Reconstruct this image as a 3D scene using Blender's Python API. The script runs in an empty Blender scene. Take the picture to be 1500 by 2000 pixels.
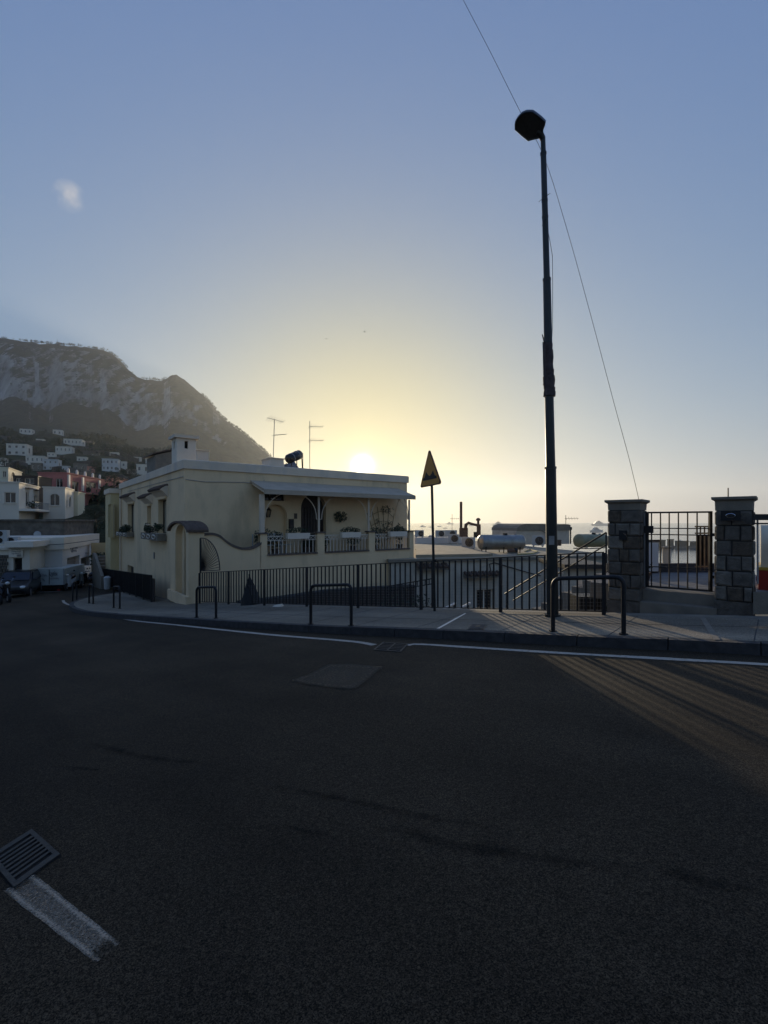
import bpy, math, random
from mathutils import Vector, Matrix, noise
R = math.radians
random.seed(7)
sc = bpy.context.scene
COL = sc.collection

# ------------------------------------------------------------------ camera, world, sun
F, HX, HY, CZ = 930.0, 750.0, 1019.0, 1.55        # focal length in photo pixels, principal column, horizon row, eye height
cam_d = bpy.data.cameras.new('camera'); cam = bpy.data.objects.new('camera', cam_d); COL.objects.link(cam)
cam.location = (0, 0, CZ); cam.rotation_euler = (R(90), 0, 0)
cam_d.sensor_fit = 'VERTICAL'; cam_d.sensor_height = 36; cam_d.lens = F/2000*36
cam_d.shift_y = (HY-1000)/2000
cam_d.clip_start = 0.05; cam_d.clip_end = 30000
sc.camera = cam

SUN_AZ, SUN_EL = math.atan((708-HX)/F), math.atan((HY-911)/F)
sund = Vector((math.sin(SUN_AZ)*math.cos(SUN_EL), math.cos(SUN_AZ)*math.cos(SUN_EL), math.sin(SUN_EL)))
world = bpy.data.worlds.new('World'); sc.world = world; world.use_nodes = True
wn, wl = world.node_tree.nodes, world.node_tree.links
wn.clear()
def N(nodes, t, **kw):
    n = nodes.new(t)
    for k, v in kw.items(): setattr(n, k, v)
    return n
wout = N(wn, 'ShaderNodeOutputWorld'); bg = N(wn, 'ShaderNodeBackground'); bg.inputs['Strength'].default_value = 0.1
sky = N(wn, 'ShaderNodeTexSky', sky_type='NISHITA', sun_disc=False, sun_elevation=SUN_EL, sun_rotation=SUN_AZ,
        altitude=20, air_density=1.0, dust_density=.4, ozone_density=3.0)
tc = N(wn, 'ShaderNodeTexCoord')
dot = N(wn, 'ShaderNodeVectorMath', operation='DOT_PRODUCT'); dot.inputs[1].default_value = sund
nrm = N(wn, 'ShaderNodeVectorMath', operation='NORMALIZE')
wl.new(tc.outputs['Generated'], nrm.inputs[0]); wl.new(nrm.outputs['Vector'], dot.inputs[0])
cl = N(wn, 'ShaderNodeMath', operation='MAXIMUM'); cl.inputs[1].default_value = 0.0001; wl.new(dot.outputs['Value'], cl.inputs[0])
spx = N(wn, 'ShaderNodeSeparateColor'); wl.new(sky.outputs['Color'], spx.inputs[0]); cmb = N(wn, 'ShaderNodeCombineColor')
for ch, (gam, kk, top) in enumerate(((.57, .162, .76), (.52, .2, .63), (.52, .455, .47))):        # camera-like compression of the sky's huge range
    x = spx.outputs[ch]
    for op, val in (('POWER', gam), ('MULTIPLY', kk)):
        nd_ = N(wn, 'ShaderNodeMath', operation=op); nd_.inputs[1].default_value = val; wl.new(x, nd_.inputs[0]); x = nd_.outputs[0]
    q = x
    for op, val in (('MULTIPLY', 1/top), ('POWER', 2), ('ADD', 1), ('POWER', -.5)):
        nd_ = N(wn, 'ShaderNodeMath', operation=op); nd_.inputs[1].default_value = val; wl.new(q, nd_.inputs[0]); q = nd_.outputs[0]
    mu = N(wn, 'ShaderNodeMath', operation='MULTIPLY'); wl.new(x, mu.inputs[0]); wl.new(q, mu.inputs[1])
    mu2 = N(wn, 'ShaderNodeMath', operation='MULTIPLY'); mu2.inputs[1].default_value = 10; wl.new(mu.outputs[0], mu2.inputs[0]); wl.new(mu2.outputs[0], cmb.inputs[ch])
acc = cmb.outputs[0]
for power, amp, colr in ((9000, 70, (1, .94, .7)), (2200, 5, (1, .9, .6)), (420, 2.0, (1, .82, .2)), (26, .8, (1, .55, -1.6)), (11, .75, (.9, .2, -1.2))):   # the sun's aureole in dusty air
    pw = N(wn, 'ShaderNodeMath', operation='POWER'); pw.inputs[1].default_value = power; wl.new(cl.outputs[0], pw.inputs[0])
    ml = N(wn, 'ShaderNodeVectorMath', operation='SCALE'); ml.inputs[0].default_value = [c*amp for c in colr]; wl.new(pw.outputs[0], ml.inputs['Scale'])
    ad = N(wn, 'ShaderNodeVectorMath', operation='ADD'); wl.new(acc, ad.inputs[0]); wl.new(ml.outputs['Vector'], ad.inputs[1]); acc = ad.outputs['Vector']
# one small fair-weather cloud high on the left
cd = Vector(((135-HX)/F, 1, (HY-383)/F)).normalized()
cdot = N(wn, 'ShaderNodeVectorMath', operation='DOT_PRODUCT'); cdot.inputs[1].default_value = cd; wl.new(nrm.outputs['Vector'], cdot.inputs[0])
cm = N(wn, 'ShaderNodeMapRange'); cm.inputs[1].default_value = math.cos(R(1.35)); cm.inputs[2].default_value = math.cos(R(.0)); wl.new(cdot.outputs['Value'], cm.inputs[0])
cn = N(wn, 'ShaderNodeTexNoise'); cn.inputs['Scale'].default_value = 34; cn.inputs['Detail'].default_value = 6; wl.new(nrm.outputs['Vector'], cn.inputs['Vector'])
cr = N(wn, 'ShaderNodeMapRange'); cr.inputs[1].default_value = .4; cr.inputs[2].default_value = .85; wl.new(cn.outputs['Fac'], cr.inputs[0])
cmul = N(wn, 'ShaderNodeMath', operation='MULTIPLY'); wl.new(cm.outputs[0], cmul.inputs[0]); wl.new(cr.outputs[0], cmul.inputs[1])
cmx = N(wn, 'ShaderNodeMix', data_type='RGBA'); wl.new(cmul.outputs[0], cmx.inputs['Factor']); wl.new(acc, cmx.inputs['A']); cmx.inputs['B'].default_value = (5.4, 5.2, 5.2, 1)
wl.new(cmx.outputs['Result'], bg.inputs['Color']); wl.new(bg.outputs[0], wout.inputs['Surface'])

sun_d = bpy.data.lights.new('sun', 'SUN'); sun_d.energy = 5.0; sun_d.angle = R(1.0); sun_d.color = (1, .82, .56)
sun_o = bpy.data.objects.new('sun', sun_d); COL.objects.link(sun_o)
sun_o.rotation_euler = sund.to_track_quat('Z', 'Y').to_euler()
vs = sc.view_settings; vs.view_transform = 'Standard'; vs.look = 'None'; vs.gamma = 1; vs.exposure = .2
sc.render.engine = 'CYCLES'; sc.cycles.use_denoising = True
sc.cycles.max_bounces = 6; sc.cycles.volume_bounces = 0; sc.cycles.transparent_max_bounces = 12

# ------------------------------------------------------------------ photo pixel -> place helpers
def ray(px, py): return Vector(((px-HX)/F, 1.0, -(py-HY)/F))
def P(px, py, Y): r = ray(px, py)*Y; r.z += CZ; return r
TS, TN = Vector((-.769, .639, 0)).normalized(), Vector((.639, .769, 0)).normalized()   # down the street / across it
def gs(s): return -.0952*s if s < 20 else -1.904 - .06*(s-20)
def gz(x, y): return gs(x*TS.x + y*TS.y)
def S(s, n, dz=0): p = TS*s + TN*n; p.z = gs(s) + dz; return p
def sn(v): return v.x*TS.x + v.y*TS.y, v.x*TN.x + v.y*TN.y
def on_road(px, py, lift=0.0):
    lo, hi = .5, 90
    f = lambda Y: (lambda p: p.z - gz(p.x, p.y) - lift)(P(px, py, Y))
    y = lo
    while y < hi and f(y) > 0: y += .2
    a, b = y-.2, y
    for _ in range(30):
        m = (a+b)/2
        if f(m) > 0: a = m
        else: b = m
    return P(px, py, a)
SW = .14                                             # pavement height above road
def on_walk(px, py): return on_road(px, py, SW)
class Plane:                                          # an upright plane; u runs along it, off is outward (to the left of u turned towards the viewer)
    def __init__(s, O, u, flip=1):
        s.O = Vector((O.x, O.y, 0)); s.u = Vector((u[0], u[1], 0)).normalized(); s.n = Vector((s.u.y, -s.u.x, 0))*flip
    def hit(s, px, py):
        r = ray(px, py); t = s.n.dot(s.O)/s.n.dot(Vector((r.x, r.y, 0)))
        p = r*t; p.z += CZ
        return (p-s.O).dot(s.u), p.z
    def pt(s, u, z, off=0): p = s.O + s.u*u + s.n*off; p.z = z; return p
    def rect(s, x0, y0, x1, y1):
        xm, ym = (x0+x1)/2, (y0+y1)/2
        a, b = sorted((s.hit(x0, ym)[0], s.hit(x1, ym)[0])); return a, b, s.hit(xm, y1)[1], s.hit(xm, y0)[1]

# ------------------------------------------------------------------ materials
MATS = {}
def mat(name, col, rough=.8, var=.12, scale=6.0, bump=.15, bscale=60.0, metal=0.0, spec=.5, stain=None, stain_scale=1.2, stain_amt=.5, detail=6):
    if name in MATS: return MATS[name]
    m = bpy.data.materials.new(name); m.use_nodes = True; nt = m.node_tree; nd, lk = nt.nodes, nt.links
    b = nd['Principled BSDF']; b.inputs['Roughness'].default_value = rough; b.inputs['Metallic'].default_value = metal
    b.inputs['Specular IOR Level'].default_value = spec
    g = N(nd, 'ShaderNodeNewGeometry')
    nz = N(nd, 'ShaderNodeTexNoise'); nz.inputs['Scale'].default_value = scale; nz.inputs['Detail'].default_value = detail; lk.new(g.outputs['Position'], nz.inputs['Vector'])
    mr = N(nd, 'ShaderNodeMapRange'); mr.inputs[1].default_value = .3; mr.inputs[2].default_value = .7; lk.new(nz.outputs['Fac'], mr.inputs[0])
    mx = N(nd, 'ShaderNodeMix', data_type='RGBA'); lk.new(mr.outputs[0], mx.inputs['Factor'])
    mx.inputs['A'].default_value = (*[c*(1-var) for c in col], 1); mx.inputs['B'].default_value = (*[min(1, c*(1+var)) for c in col], 1)
    out = mx.outputs['Result']
    if stain:
        n2 = N(nd, 'ShaderNodeTexNoise'); n2.inputs['Scale'].default_value = stain_scale; n2.inputs['Detail'].default_value = 8; n2.inputs['Roughness'].default_value = .65
        mp = N(nd, 'ShaderNodeMapping'); mp.inputs['Scale'].default_value = (1, 1, .35); lk.new(g.outputs['Position'], mp.inputs['Vector']); lk.new(mp.outputs[0], n2.inputs['Vector'])
        r2 = N(nd, 'ShaderNodeMapRange'); r2.inputs[1].default_value = .5; r2.inputs[2].default_value = .72; r2.inputs[4].default_value = stain_amt; lk.new(n2.outputs['Fac'], r2.inputs[0])
        m2 = N(nd, 'ShaderNodeMix', data_type='RGBA'); lk.new(r2.outputs[0], m2.inputs['Factor']); lk.new(out, m2.inputs['A']); m2.inputs['B'].default_value = (*stain, 1)
        out = m2.outputs['Result']
    lk.new(out, b.inputs['Base Color'])
    if bump:
        n3 = N(nd, 'ShaderNodeTexNoise'); n3.inputs['Scale'].default_value = bscale; n3.inputs['Detail'].default_value = 4; lk.new(g.outputs['Position'], n3.inputs['Vector'])
        bp = N(nd, 'ShaderNodeBump'); bp.inputs['Strength'].default_value = bump; bp.inputs['Distance'].default_value = .02; lk.new(n3.outputs['Fac'], bp.inputs['Height']); lk.new(bp.outputs[0], b.inputs['Normal'])
    MATS[name] = m; return m
def asphalt_mat(name, dark, light, patch, rough=.8, spec=.3, grain=150):
    m = bpy.data.materials.new(name); m.use_nodes = True; nd, lk = m.node_tree.nodes, m.node_tree.links; b = nd['Principled BSDF']
    b.inputs['Roughness'].default_value = rough; b.inputs['Specular IOR Level'].default_value = spec
    g = N(nd, 'ShaderNodeNewGeometry')
    vo = N(nd, 'ShaderNodeTexVoronoi'); vo.inputs['Scale'].default_value = grain; lk.new(g.outputs['Position'], vo.inputs['Vector'])
    fine = N(nd, 'ShaderNodeTexNoise'); fine.inputs['Scale'].default_value = grain*.7; fine.inputs['Detail'].default_value = 5; fine.inputs['Roughness'].default_value = .75; lk.new(g.outputs['Position'], fine.inputs['Vector'])
    big = N(nd, 'ShaderNodeTexNoise'); big.inputs['Scale'].default_value = .45; big.inputs['Detail'].default_value = 8; big.inputs['Roughness'].default_value = .62; lk.new(g.outputs['Position'], big.inputs['Vector'])
    sc_ = N(nd, 'ShaderNodeSeparateColor'); lk.new(vo.outputs['Color'], sc_.inputs[0])
    av = N(nd, 'ShaderNodeMix', data_type='FLOAT'); av.inputs['Factor'].default_value = .42; lk.new(fine.outputs['Fac'], av.inputs['A']); lk.new(sc_.outputs[0], av.inputs['B'])
    fr = N(nd, 'ShaderNodeMapRange'); fr.inputs[1].default_value = .36; fr.inputs[2].default_value = .74; lk.new(av.outputs['Result'], fr.inputs[0])
    mx = N(nd, 'ShaderNodeMix', data_type='RGBA'); mx.inputs['A'].default_value = (*dark, 1); mx.inputs['B'].default_value = (*light, 1); lk.new(fr.outputs[0], mx.inputs['Factor'])
    m2 = N(nd, 'ShaderNodeMix', data_type='RGBA', blend_type='MULTIPLY'); m2.inputs['Factor'].default_value = .8
    cr = N(nd, 'ShaderNodeValToRGB'); cr.color_ramp.elements[0].position = .28; cr.color_ramp.elements[1].position = .72
    cr.color_ramp.elements[0].color = (patch, patch, patch*1.03, 1); cr.color_ramp.elements[1].color = (1.3, 1.26, 1.2, 1); lk.new(big.outputs['Fac'], cr.inputs[0])
    lk.new(mx.outputs['Result'], m2.inputs['A']); lk.new(cr.outputs['Color'], m2.inputs['B'])
    # tyre-polished lanes along the street and coarser aggregate that still reads a few metres off
    rot = N(nd, 'ShaderNodeMapping'); rot.inputs['Rotation'].default_value = (0, 0, -math.atan2(.639, -.769)); lk.new(g.outputs['Position'], rot.inputs['Vector'])
    stc = N(nd, 'ShaderNodeMapping'); stc.inputs['Scale'].default_value = (.1, 1.0, 1); lk.new(rot.outputs[0], stc.inputs['Vector'])
    lane = N(nd, 'ShaderNodeTexNoise'); lane.inputs['Scale'].default_value = .9; lane.inputs['Detail'].default_value = 6; lk.new(stc.outputs[0], lane.inputs['Vector'])
    coarse = N(nd, 'ShaderNodeTexNoise'); coarse.inputs['Scale'].default_value = 48; coarse.inputs['Detail'].default_value = 6; coarse.inputs['Roughness'].default_value = .85; lk.new(g.outputs['Position'], coarse.inputs['Vector'])
    pv_ = m2.outputs['Result']
    for src, lo_, hi_, dk, lt in ((lane, .36, .66, .72, 1.22), (coarse, .38, .62, .55, 1.5)):
        rg_ = N(nd, 'ShaderNodeMapRange'); rg_.inputs[1].default_value = lo_; rg_.inputs[2].default_value = hi_; rg_.inputs[3].default_value = dk; rg_.inputs[4].default_value = lt; lk.new(src.outputs['Fac'], rg_.inputs[0])
        vm = N(nd, 'ShaderNodeVectorMath', operation='SCALE'); lk.new(pv_, vm.inputs[0]); lk.new(rg_.outputs[0], vm.inputs['Scale']); pv_ = vm.outputs['Vector']
    lk.new(pv_, b.inputs['Base Color'])
    bp = N(nd, 'ShaderNodeBump'); bp.inputs['Strength'].default_value = .4; bp.inputs['Distance'].default_value = .006; lk.new(av.outputs['Result'], bp.inputs['Height']); lk.new(bp.outputs[0], b.inputs['Normal'])
    MATS[name] = m; return m
def worn_mat(name, col, lo, hi, scale, rough=.85):   # paint or oil worn through to what lies below
    m = bpy.data.materials.new(name); m.use_nodes = True; nd, lk = m.node_tree.nodes, m.node_tree.links; b = nd['Principled BSDF']
    b.inputs['Base Color'].default_value = (*col, 1); b.inputs['Roughness'].default_value = rough; b.inputs['Specular IOR Level'].default_value = .2
    g = N(nd, 'ShaderNodeNewGeometry'); n = N(nd, 'ShaderNodeTexNoise'); n.inputs['Scale'].default_value = scale; n.inputs['Detail'].default_value = 9; n.inputs['Roughness'].default_value = .75
    lk.new(g.outputs['Position'], n.inputs['Vector'])
    at = N(nd, 'ShaderNodeAttribute', attribute_name='wear'); ad = N(nd, 'ShaderNodeMath', operation='ADD'); lk.new(n.outputs['Fac'], ad.inputs[0]); lk.new(at.outputs['Fac'], ad.inputs[1])
    mr = N(nd, 'ShaderNodeMapRange'); mr.inputs[1].default_value = lo; mr.inputs[2].default_value = hi; lk.new(ad.outputs[0], mr.inputs[0]); lk.new(mr.outputs[0], b.inputs['Alpha'])
    MATS[name] = m; return m
M_ASPHALT = asphalt_mat('asphalt', (.012, .0093, .006), (.112, .087, .056), .45, .85, .14, grain=230)
M_PATCH = asphalt_mat('asphalt_patch', (.025, .021, .015), (.2, .172, .125), .6, grain=60)
M_WALK = asphalt_mat('pavement_concrete', (.17, .147, .11), (.31, .27, .205), .68, .85, .2)
M_LINE = worn_mat('worn_line_paint', (.5, .44, .36), .3, .56, 18)
M_DASH = worn_mat('scuffed_dash_paint', (.68, .57, .43), .4, .98, 95)
M_OIL = worn_mat('oil_and_rubber', (.008, .0075, .006), .42, 1.15, 7)
M_KERB = mat('lava_kerb', (.045, .044, .043), .85, .3, 9, .5, 45)
M_BLACK = mat('black_iron', (.012, .012, .013), .55, .3, 12, .08, 90, spec=.4)
M_LAMPPOST = mat('dark_green_post', (.014, .017, .016), .45, .3, 5, .06, 60, spec=.5)
M_IRON = mat('cast_iron', (.055, .055, .05), .6, .3, 30, .3, 120, metal=.4)
M_VOID = mat('drain_dark', (.004, .004, .004), .95, .1, 5, 0)
M_CREAM = mat('cream_stucco', (.8, .605, .365), .9, .05, 1.3, .22, 70, stain=(.4, .32, .2), stain_scale=.8, stain_amt=.6)
M_CREAM2 = mat('yellow_stucco', (.62, .5, .27), .9, .05, 1.3, .2, 70, stain=(.45, .36, .2), stain_scale=.7, stain_amt=.35)
M_FASCIA = mat('grey_white_plaster', (.74, .61, .45), .85, .06, 2, .15, 60, stain=(.4, .4, .4), stain_scale=.9, stain_amt=.5)
M_WHITE = mat('white_paint', (.82, .73, .6), .6, .04, 3, .05, 60)
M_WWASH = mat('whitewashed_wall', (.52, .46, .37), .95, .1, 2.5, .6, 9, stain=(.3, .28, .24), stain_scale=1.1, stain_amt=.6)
M_COPING = mat('brown_coping', (.13, .1, .08), .8, .2, 8, .2, 50)
M_TILE = mat('terracotta_dark', (.11, .075, .055), .85, .35, 14, .3, 40)
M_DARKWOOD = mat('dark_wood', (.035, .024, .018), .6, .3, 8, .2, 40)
M_WOOD = mat('weathered_wood', (.24, .16, .08), .75, .3, 9, .3, 40)
M_GLASS = mat('dark_glass', (.012, .014, .016), .12, .1, 2, 0, spec=.6)
M_SHUT = mat('roller_shutter', (.17, .16, .14), .6, .15, 6, .1, 40)
M_SHADE = mat('roller_blind', (.34, .3, .21), .8, .1, 3, .1, 50)
M_LEAF = mat('dark_leaf', (.035, .05, .022), .7, .5, 3, 0)
M_LEAF2 = mat('garden_leaf', (.03, .045, .02), .65, .5, 9, 0)
M_FLOWER = mat('flower_petal', (.22, .05, .08), .7, .4, 20, 0)
M_BARK = mat('bark', (.07, .055, .04), .9, .3, 6, .4, 20)
M_STONE = mat('pillar_stone', (.12, .105, .085), .92, .3, 9, .9, 34)
M_STONE2 = mat('pillar_stone_pale', (.17, .15, .12), .92, .35, 7, 1.0, 28); M_STONE3 = mat('pillar_stone_brown', (.1, .078, .055), .92, .35, 11, 1.0, 40)
M_MORTAR = mat('pillar_mortar', (.05, .048, .045), .95, .2, 12, .5, 40)
M_CEMENT = mat('cement', (.22, .19, .145), .9, .15, 5, .4, 40, stain=(.09, .09, .085), stain_scale=1.6)
M_DSTONE = mat('tuff_masonry', (.13, .11, .085), .95, .35, 3, .8, 12, stain=(.05, .045, .035), stain_scale=.8)
M_PINK = mat('pink_stucco', (.5, .17, .14), .9, .12, .5, .1, 20, stain=(.22, .08, .075), stain_scale=.3, stain_amt=.4)
M_SALMON = mat('salmon_stucco', (.62, .28, .2), .9, .1, .5, .1, 20)
M_OCHRE = mat('ochre_roof', (.33, .27, .185), .95, .15, 1.2, .3, 30, stain=(.25, .21, .15), stain_scale=.5)
M_TANK = mat('galvanised_tank', (.3, .3, .28), .38, .2, 3, .05, 30, metal=.7, stain=(.2, .15, .1), stain_scale=3, stain_amt=.4)
M_TANKG = mat('greenish_tank', (.22, .22, .13), .5, .2, 3, .05, 30, stain=(.1, .1, .06), stain_scale=3)
M_RUST = mat('rusty_metal', (.14, .075, .045), .8, .35, 6, .3, 30)
M_GREYMET = mat('grey_metal', (.3, .3, .3), .5, .12, 8, .05, 60, metal=.5)
M_YELLOW = mat('sign_yellow', (.6, .27, .045), .45, .1, 9, 0)
M_SIGNRED = mat('sign_border', (.09, .03, .02), .5, .2, 9, 0)
M_SIGNBLK = mat('sign_black', (.015, .012, .01), .5, .1, 9, 0)
M_RED = mat('red_paint', (.3, .016, .012), .35, .1, 3, 0, spec=.6)
M_CANVAS = mat('cream_canvas', (.62, .55, .4), .9, .1, 3, .3, 20)
M_SILVER = mat('silver_car_paint', (.05, .05, .05), .3, .05, 3, 0, metal=.5)
M_CARBLK = mat('black_car_paint', (.012, .012, .014), .25, .05, 3, 0)
M_RUBBER = mat('rubber', (.012, .012, .012), .85, .1, 20, 0)
M_CHROME = mat('chrome', (.6, .6, .6), .15, .05, 3, 0, metal=1)
M_LENS = mat('lamp_glass', (.75, .75, .7), .15, .03, 3, 0)
M_PLASTIC = mat('grey_plastic', (.45, .45, .43), .6, .06, 6, 0)
M_TAPE = mat('torn_tape', (.06, .045, .045), .8, .4, 18, .4, 60)
M_INK = mat('sign_ink', (.12, .13, .16), .8, .1, 9, 0)
M_BOAT = mat('boat_white', (.6, .6, .58), .5, .05, .3, 0)
M_DECK = mat('terrace_floor', (.16, .15, .14), .8, .2, 5, .3, 30)
M_BLUEW = mat('blue_white_stucco', (.62, .59, .54), .9, .06, .4, .1, 20)
M_WHOUSE = mat('white_stucco', (.74, .66, .53), .9, .06, .5, .1, 20, stain=(.5, .48, .44), stain_scale=.25, stain_amt=.4)

# ------------------------------------------------------------------ mesh and object helpers
class MB:
    def __init__(s): s.v, s.f, s.wear = [], [], None
    def add(s, vs, fs):
        o = len(s.v); s.v += [Vector(v) for v in vs]; s.f += [tuple(i+o for i in f) for f in fs]; return s
    def hexa(s, a):                                   # 8 corners: 4 below, 4 above, same order
        return s.add(a, [(3, 2, 1, 0), (4, 5, 6, 7), (0, 1, 5, 4), (1, 2, 6, 5), (2, 3, 7, 6), (3, 0, 4, 7)])
    def box(s, c, size, ax=None, ay=None):
        c = Vector(c); ax = Vector(ax or (1, 0, 0)); ay = Vector(ay) if ay else Vector((-ax.y, ax.x, 0)); az = Vector((0, 0, 1))
        x, y, z = [k/2 for k in size]
        return s.hexa([c+ax*i*x+ay*j*y+az*k*z for k in (-1, 1) for i, j in ((-1, -1), (1, -1), (1, 1), (-1, 1))])
    def bar(s, a, b, w, h=None, up=(0, 0, 1)):
        a, b = Vector(a), Vector(b); d = (b-a).normalized(); up = Vector(up)
        if abs(d.dot(up)) > .98: up = Vector((0, 1, 0))
        x = d.cross(up).normalized(); y = x.cross(d); h = h or w
        q = [x*i*w/2+y*j*h/2 for i, j in ((-1, -1), (1, -1), (1, 1), (-1, 1))]
        return s.hexa([a+k for k in q]+[b+k for k in q])
    def tube(s, pts, r, n=8, cap=True):
        pts = [Vector(p) for p in pts]; rr = r if isinstance(r, (list, tuple)) else [r]*len(pts); o = len(s.v); prev = None
        for i, p in enumerate(pts):
            d = (pts[min(i+1, len(pts)-1)]-pts[max(i-1, 0)]).normalized()
            if prev is None: x = d.orthogonal().normalized()
            else: x = (prev - d*prev.dot(d)); x = x.normalized() if x.length > 1e-6 else d.orthogonal().normalized()
            prev = x; y = d.cross(x)
            s.v += [p + (x*math.cos(2*math.pi*k/n)+y*math.sin(2*math.pi*k/n))*rr[i] for k in range(n)]
        for i in range(len(pts)-1):
            for k in range(n): s.f.append((o+i*n+k, o+i*n+(k+1) % n, o+(i+1)*n+(k+1) % n, o+(i+1)*n+k))
        if cap:
            s.f.append(tuple(o+k for k in reversed(range(n)))); s.f.append(tuple(o+(len(pts)-1)*n+k for k in range(n)))
        return s
    def prism(s, poly, off):                           # polygon (list of points) swept by a vector
        poly = [Vector(p) for p in poly]; off = Vector(off); n = len(poly); o = len(s.v)
        s.v += poly + [p+off for p in poly]
        s.f.append(tuple(o+k for k in reversed(range(n)))); s.f.append(tuple(o+n+k for k in range(n)))
        for k in range(n): s.f.append((o+k, o+(k+1) % n, o+n+(k+1) % n, o+n+k))
        return s
    def strip(s, A, B, off):                           # band between two curves, swept by a vector (solid)
        off = Vector(off)
        for i in range(len(A)-1):
            s.hexa([Vector(A[i]), Vector(A[i+1]), Vector(B[i+1]), Vector(B[i]), Vector(A[i])+off, Vector(A[i+1])+off, Vector(B[i+1])+off, Vector(B[i])+off])
        return s
    def ball(s, c, r, n=8, m=5):
        c = Vector(c); r = Vector(r) if not isinstance(r, (int, float)) else Vector((r, r, r)); o = len(s.v)
        for i in range(m+1):
            t = math.pi*i/m
            for k in range(n):
                q = 2*math.pi*k/n; s.v.append(c+Vector((r.x*math.sin(t)*math.cos(q), r.y*math.sin(t)*math.sin(q), r.z*math.cos(t))))
        for i in range(m):
            for k in range(n): s.f.append((o+i*n+k, o+(i+1)*n+k, o+(i+1)*n+(k+1) % n, o+i*n+(k+1) % n))
        return s
    def leaves(s, c, r, count, size, rng=random):      # small bent leaves through a volume
        c = Vector(c); r = Vector(r) if not isinstance(r, (int, float)) else Vector((r, r, r))
        for _ in range(count):
            while True:
                q = Vector([rng.uniform(-1, 1) for _ in range(3)])
                if q.length < 1: break
            p = c+Vector((q.x*r.x, q.y*r.y, q.z*r.z)); d = Vector([rng.gauss(0, 1) for _ in range(3)]).normalized(); e = d.orthogonal().normalized()
            l = size*rng.uniform(.6, 1.3); w = l*.45
            s.add([p-d*l*.5, p+e*w*.5+Vector((0, 0, .15*l)), p+d*l*.5, p-e*w*.5+Vector((0, 0, .15*l))], [(0, 1, 2), (0, 2, 3)])
        return s
    def mesh(s, name, m, smooth=False, inv=None):
        me = bpy.data.meshes.new(name)
        me.from_pydata([tuple(inv @ v) if inv else tuple(v) for v in s.v], [], s.f); me.materials.append(m)
        if s.wear is not None:
            at = me.attributes.new('wear', 'FLOAT', 'POINT')
            for i, w in enumerate(s.wear): at.data[i].value = w
        if smooth:
            me.polygons.foreach_set('use_smooth', [True]*len(me.polygons))
            if smooth != 'full' and hasattr(me, 'set_sharp_from_angle'): me.set_sharp_from_angle(angle=R(40))
        me.update(); return me
    def build(s, name, m, parent=None, smooth=False, local=False):
        inv = None
        if parent is not None and not local: inv = WM(parent).inverted()
        o = bpy.data.objects.new(name, s.mesh(name, m, smooth, inv)); COL.objects.link(o); o.parent = parent
        return o
def WM(o):
    m = Matrix.LocRotScale(o.location, o.rotation_euler, o.scale)
    return WM(o.parent) @ m if o.parent else m
def tag(o, label=None, cat=None, group=None, kind=None):
    for k, v in (('label', label), ('category', cat), ('group', group), ('kind', kind)):
        if v: o[k] = v
    return o
def thing(name, label, cat, loc, rz=0, group=None):
    o = bpy.data.objects.new(name, None); COL.objects.link(o); o.location = loc; o.rotation_euler = (0, 0, rz); o.empty_display_size = .2
    return tag(o, label, cat, group)
def inst(name, me, parent, loc, rot=(0, 0, 0)):
    o = bpy.data.objects.new(name, me); COL.objects.link(o); o.parent = parent; o.location = loc; o.rotation_euler = rot; return o
def copy_tree(o, parent=None):
    c = o.copy(); COL.objects.link(c); c.parent = parent
    for ch in list(o.children): copy_tree(ch, c)
    return c
def structure(name, mb, m, **kw): o = mb.build(name, m, **kw); o['kind'] = 'structure'; return o
def lrp(a, b, t): return a+(b-a)*t
def interp(tab, x):
    if x <= tab[0][0]: return tab[0][1]
    for (a, b), (c, d) in zip(tab, tab[1:]):
        if x <= c: return b+(d-b)*(x-a)/(c-a)
    return tab[-1][1]

def wall(mb, pl, u0, u1, z0, z1, holes=(), depth=.22, thick=None):
    """upright wall sheet on a plane with real openings (u0,u1,z0,z1[,'arch']) and their reveals"""
    us = sorted({u0, u1, *[h[0] for h in holes], *[h[1] for h in holes]}); zs = sorted({z0, z1, *[h[2] for h in holes], *[h[3] for h in holes]})
    us = [u for u in us if u0-1e-6 <= u <= u1+1e-6]; zs = [z for z in zs if z0-1e-6 <= z <= z1+1e-6]
    for a, b in zip(us, us[1:]):
        for c, d in zip(zs, zs[1:]):
            um, zm = (a+b)/2, (c+d)/2
            if any(h[0] < um < h[1] and h[2] < zm < h[3] for h in holes): continue
            mb.add([pl.pt(a, c), pl.pt(b, c), pl.pt(b, d), pl.pt(a, d)], [(0, 1, 2, 3)])
    for h in holes:
        a, b, c, d = h[:4]
        for q in (((a, c), (a, d)), ((b, d), (b, c)), ((b, c), (a, c)), ((a, d), (b, d))):
            mb.add([pl.pt(*q[0]), pl.pt(*q[1]), pl.pt(*q[1], -depth), pl.pt(*q[0], -depth)], [(0, 1, 2, 3)])
        if len(h) > 4 and h[4] == 'arch':
            r = (b-a)/2; cz = d-min(r, (d-c)*.6); rz = d-cz; n = 10
            for sgn in (-1, 1):
                arc = [pl.pt((a+b)/2+sgn*r*math.cos(t*math.pi/2/n), cz+rz*math.sin(t*math.pi/2/n)) for t in range(n+1)]
                corner = pl.pt((a+b)/2+sgn*r, d)
                for i in range(n):
                    tri = [corner, arc[i], arc[i+1]]
                    if sgn > 0: tri.reverse()
                    mb.add(tri, [(0, 1, 2)])
                    mb.add([arc[i], arc[i+1], arc[i+1]-pl.n*depth, arc[i]-pl.n*depth], [(0, 1, 2, 3)])
    return mb
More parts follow.
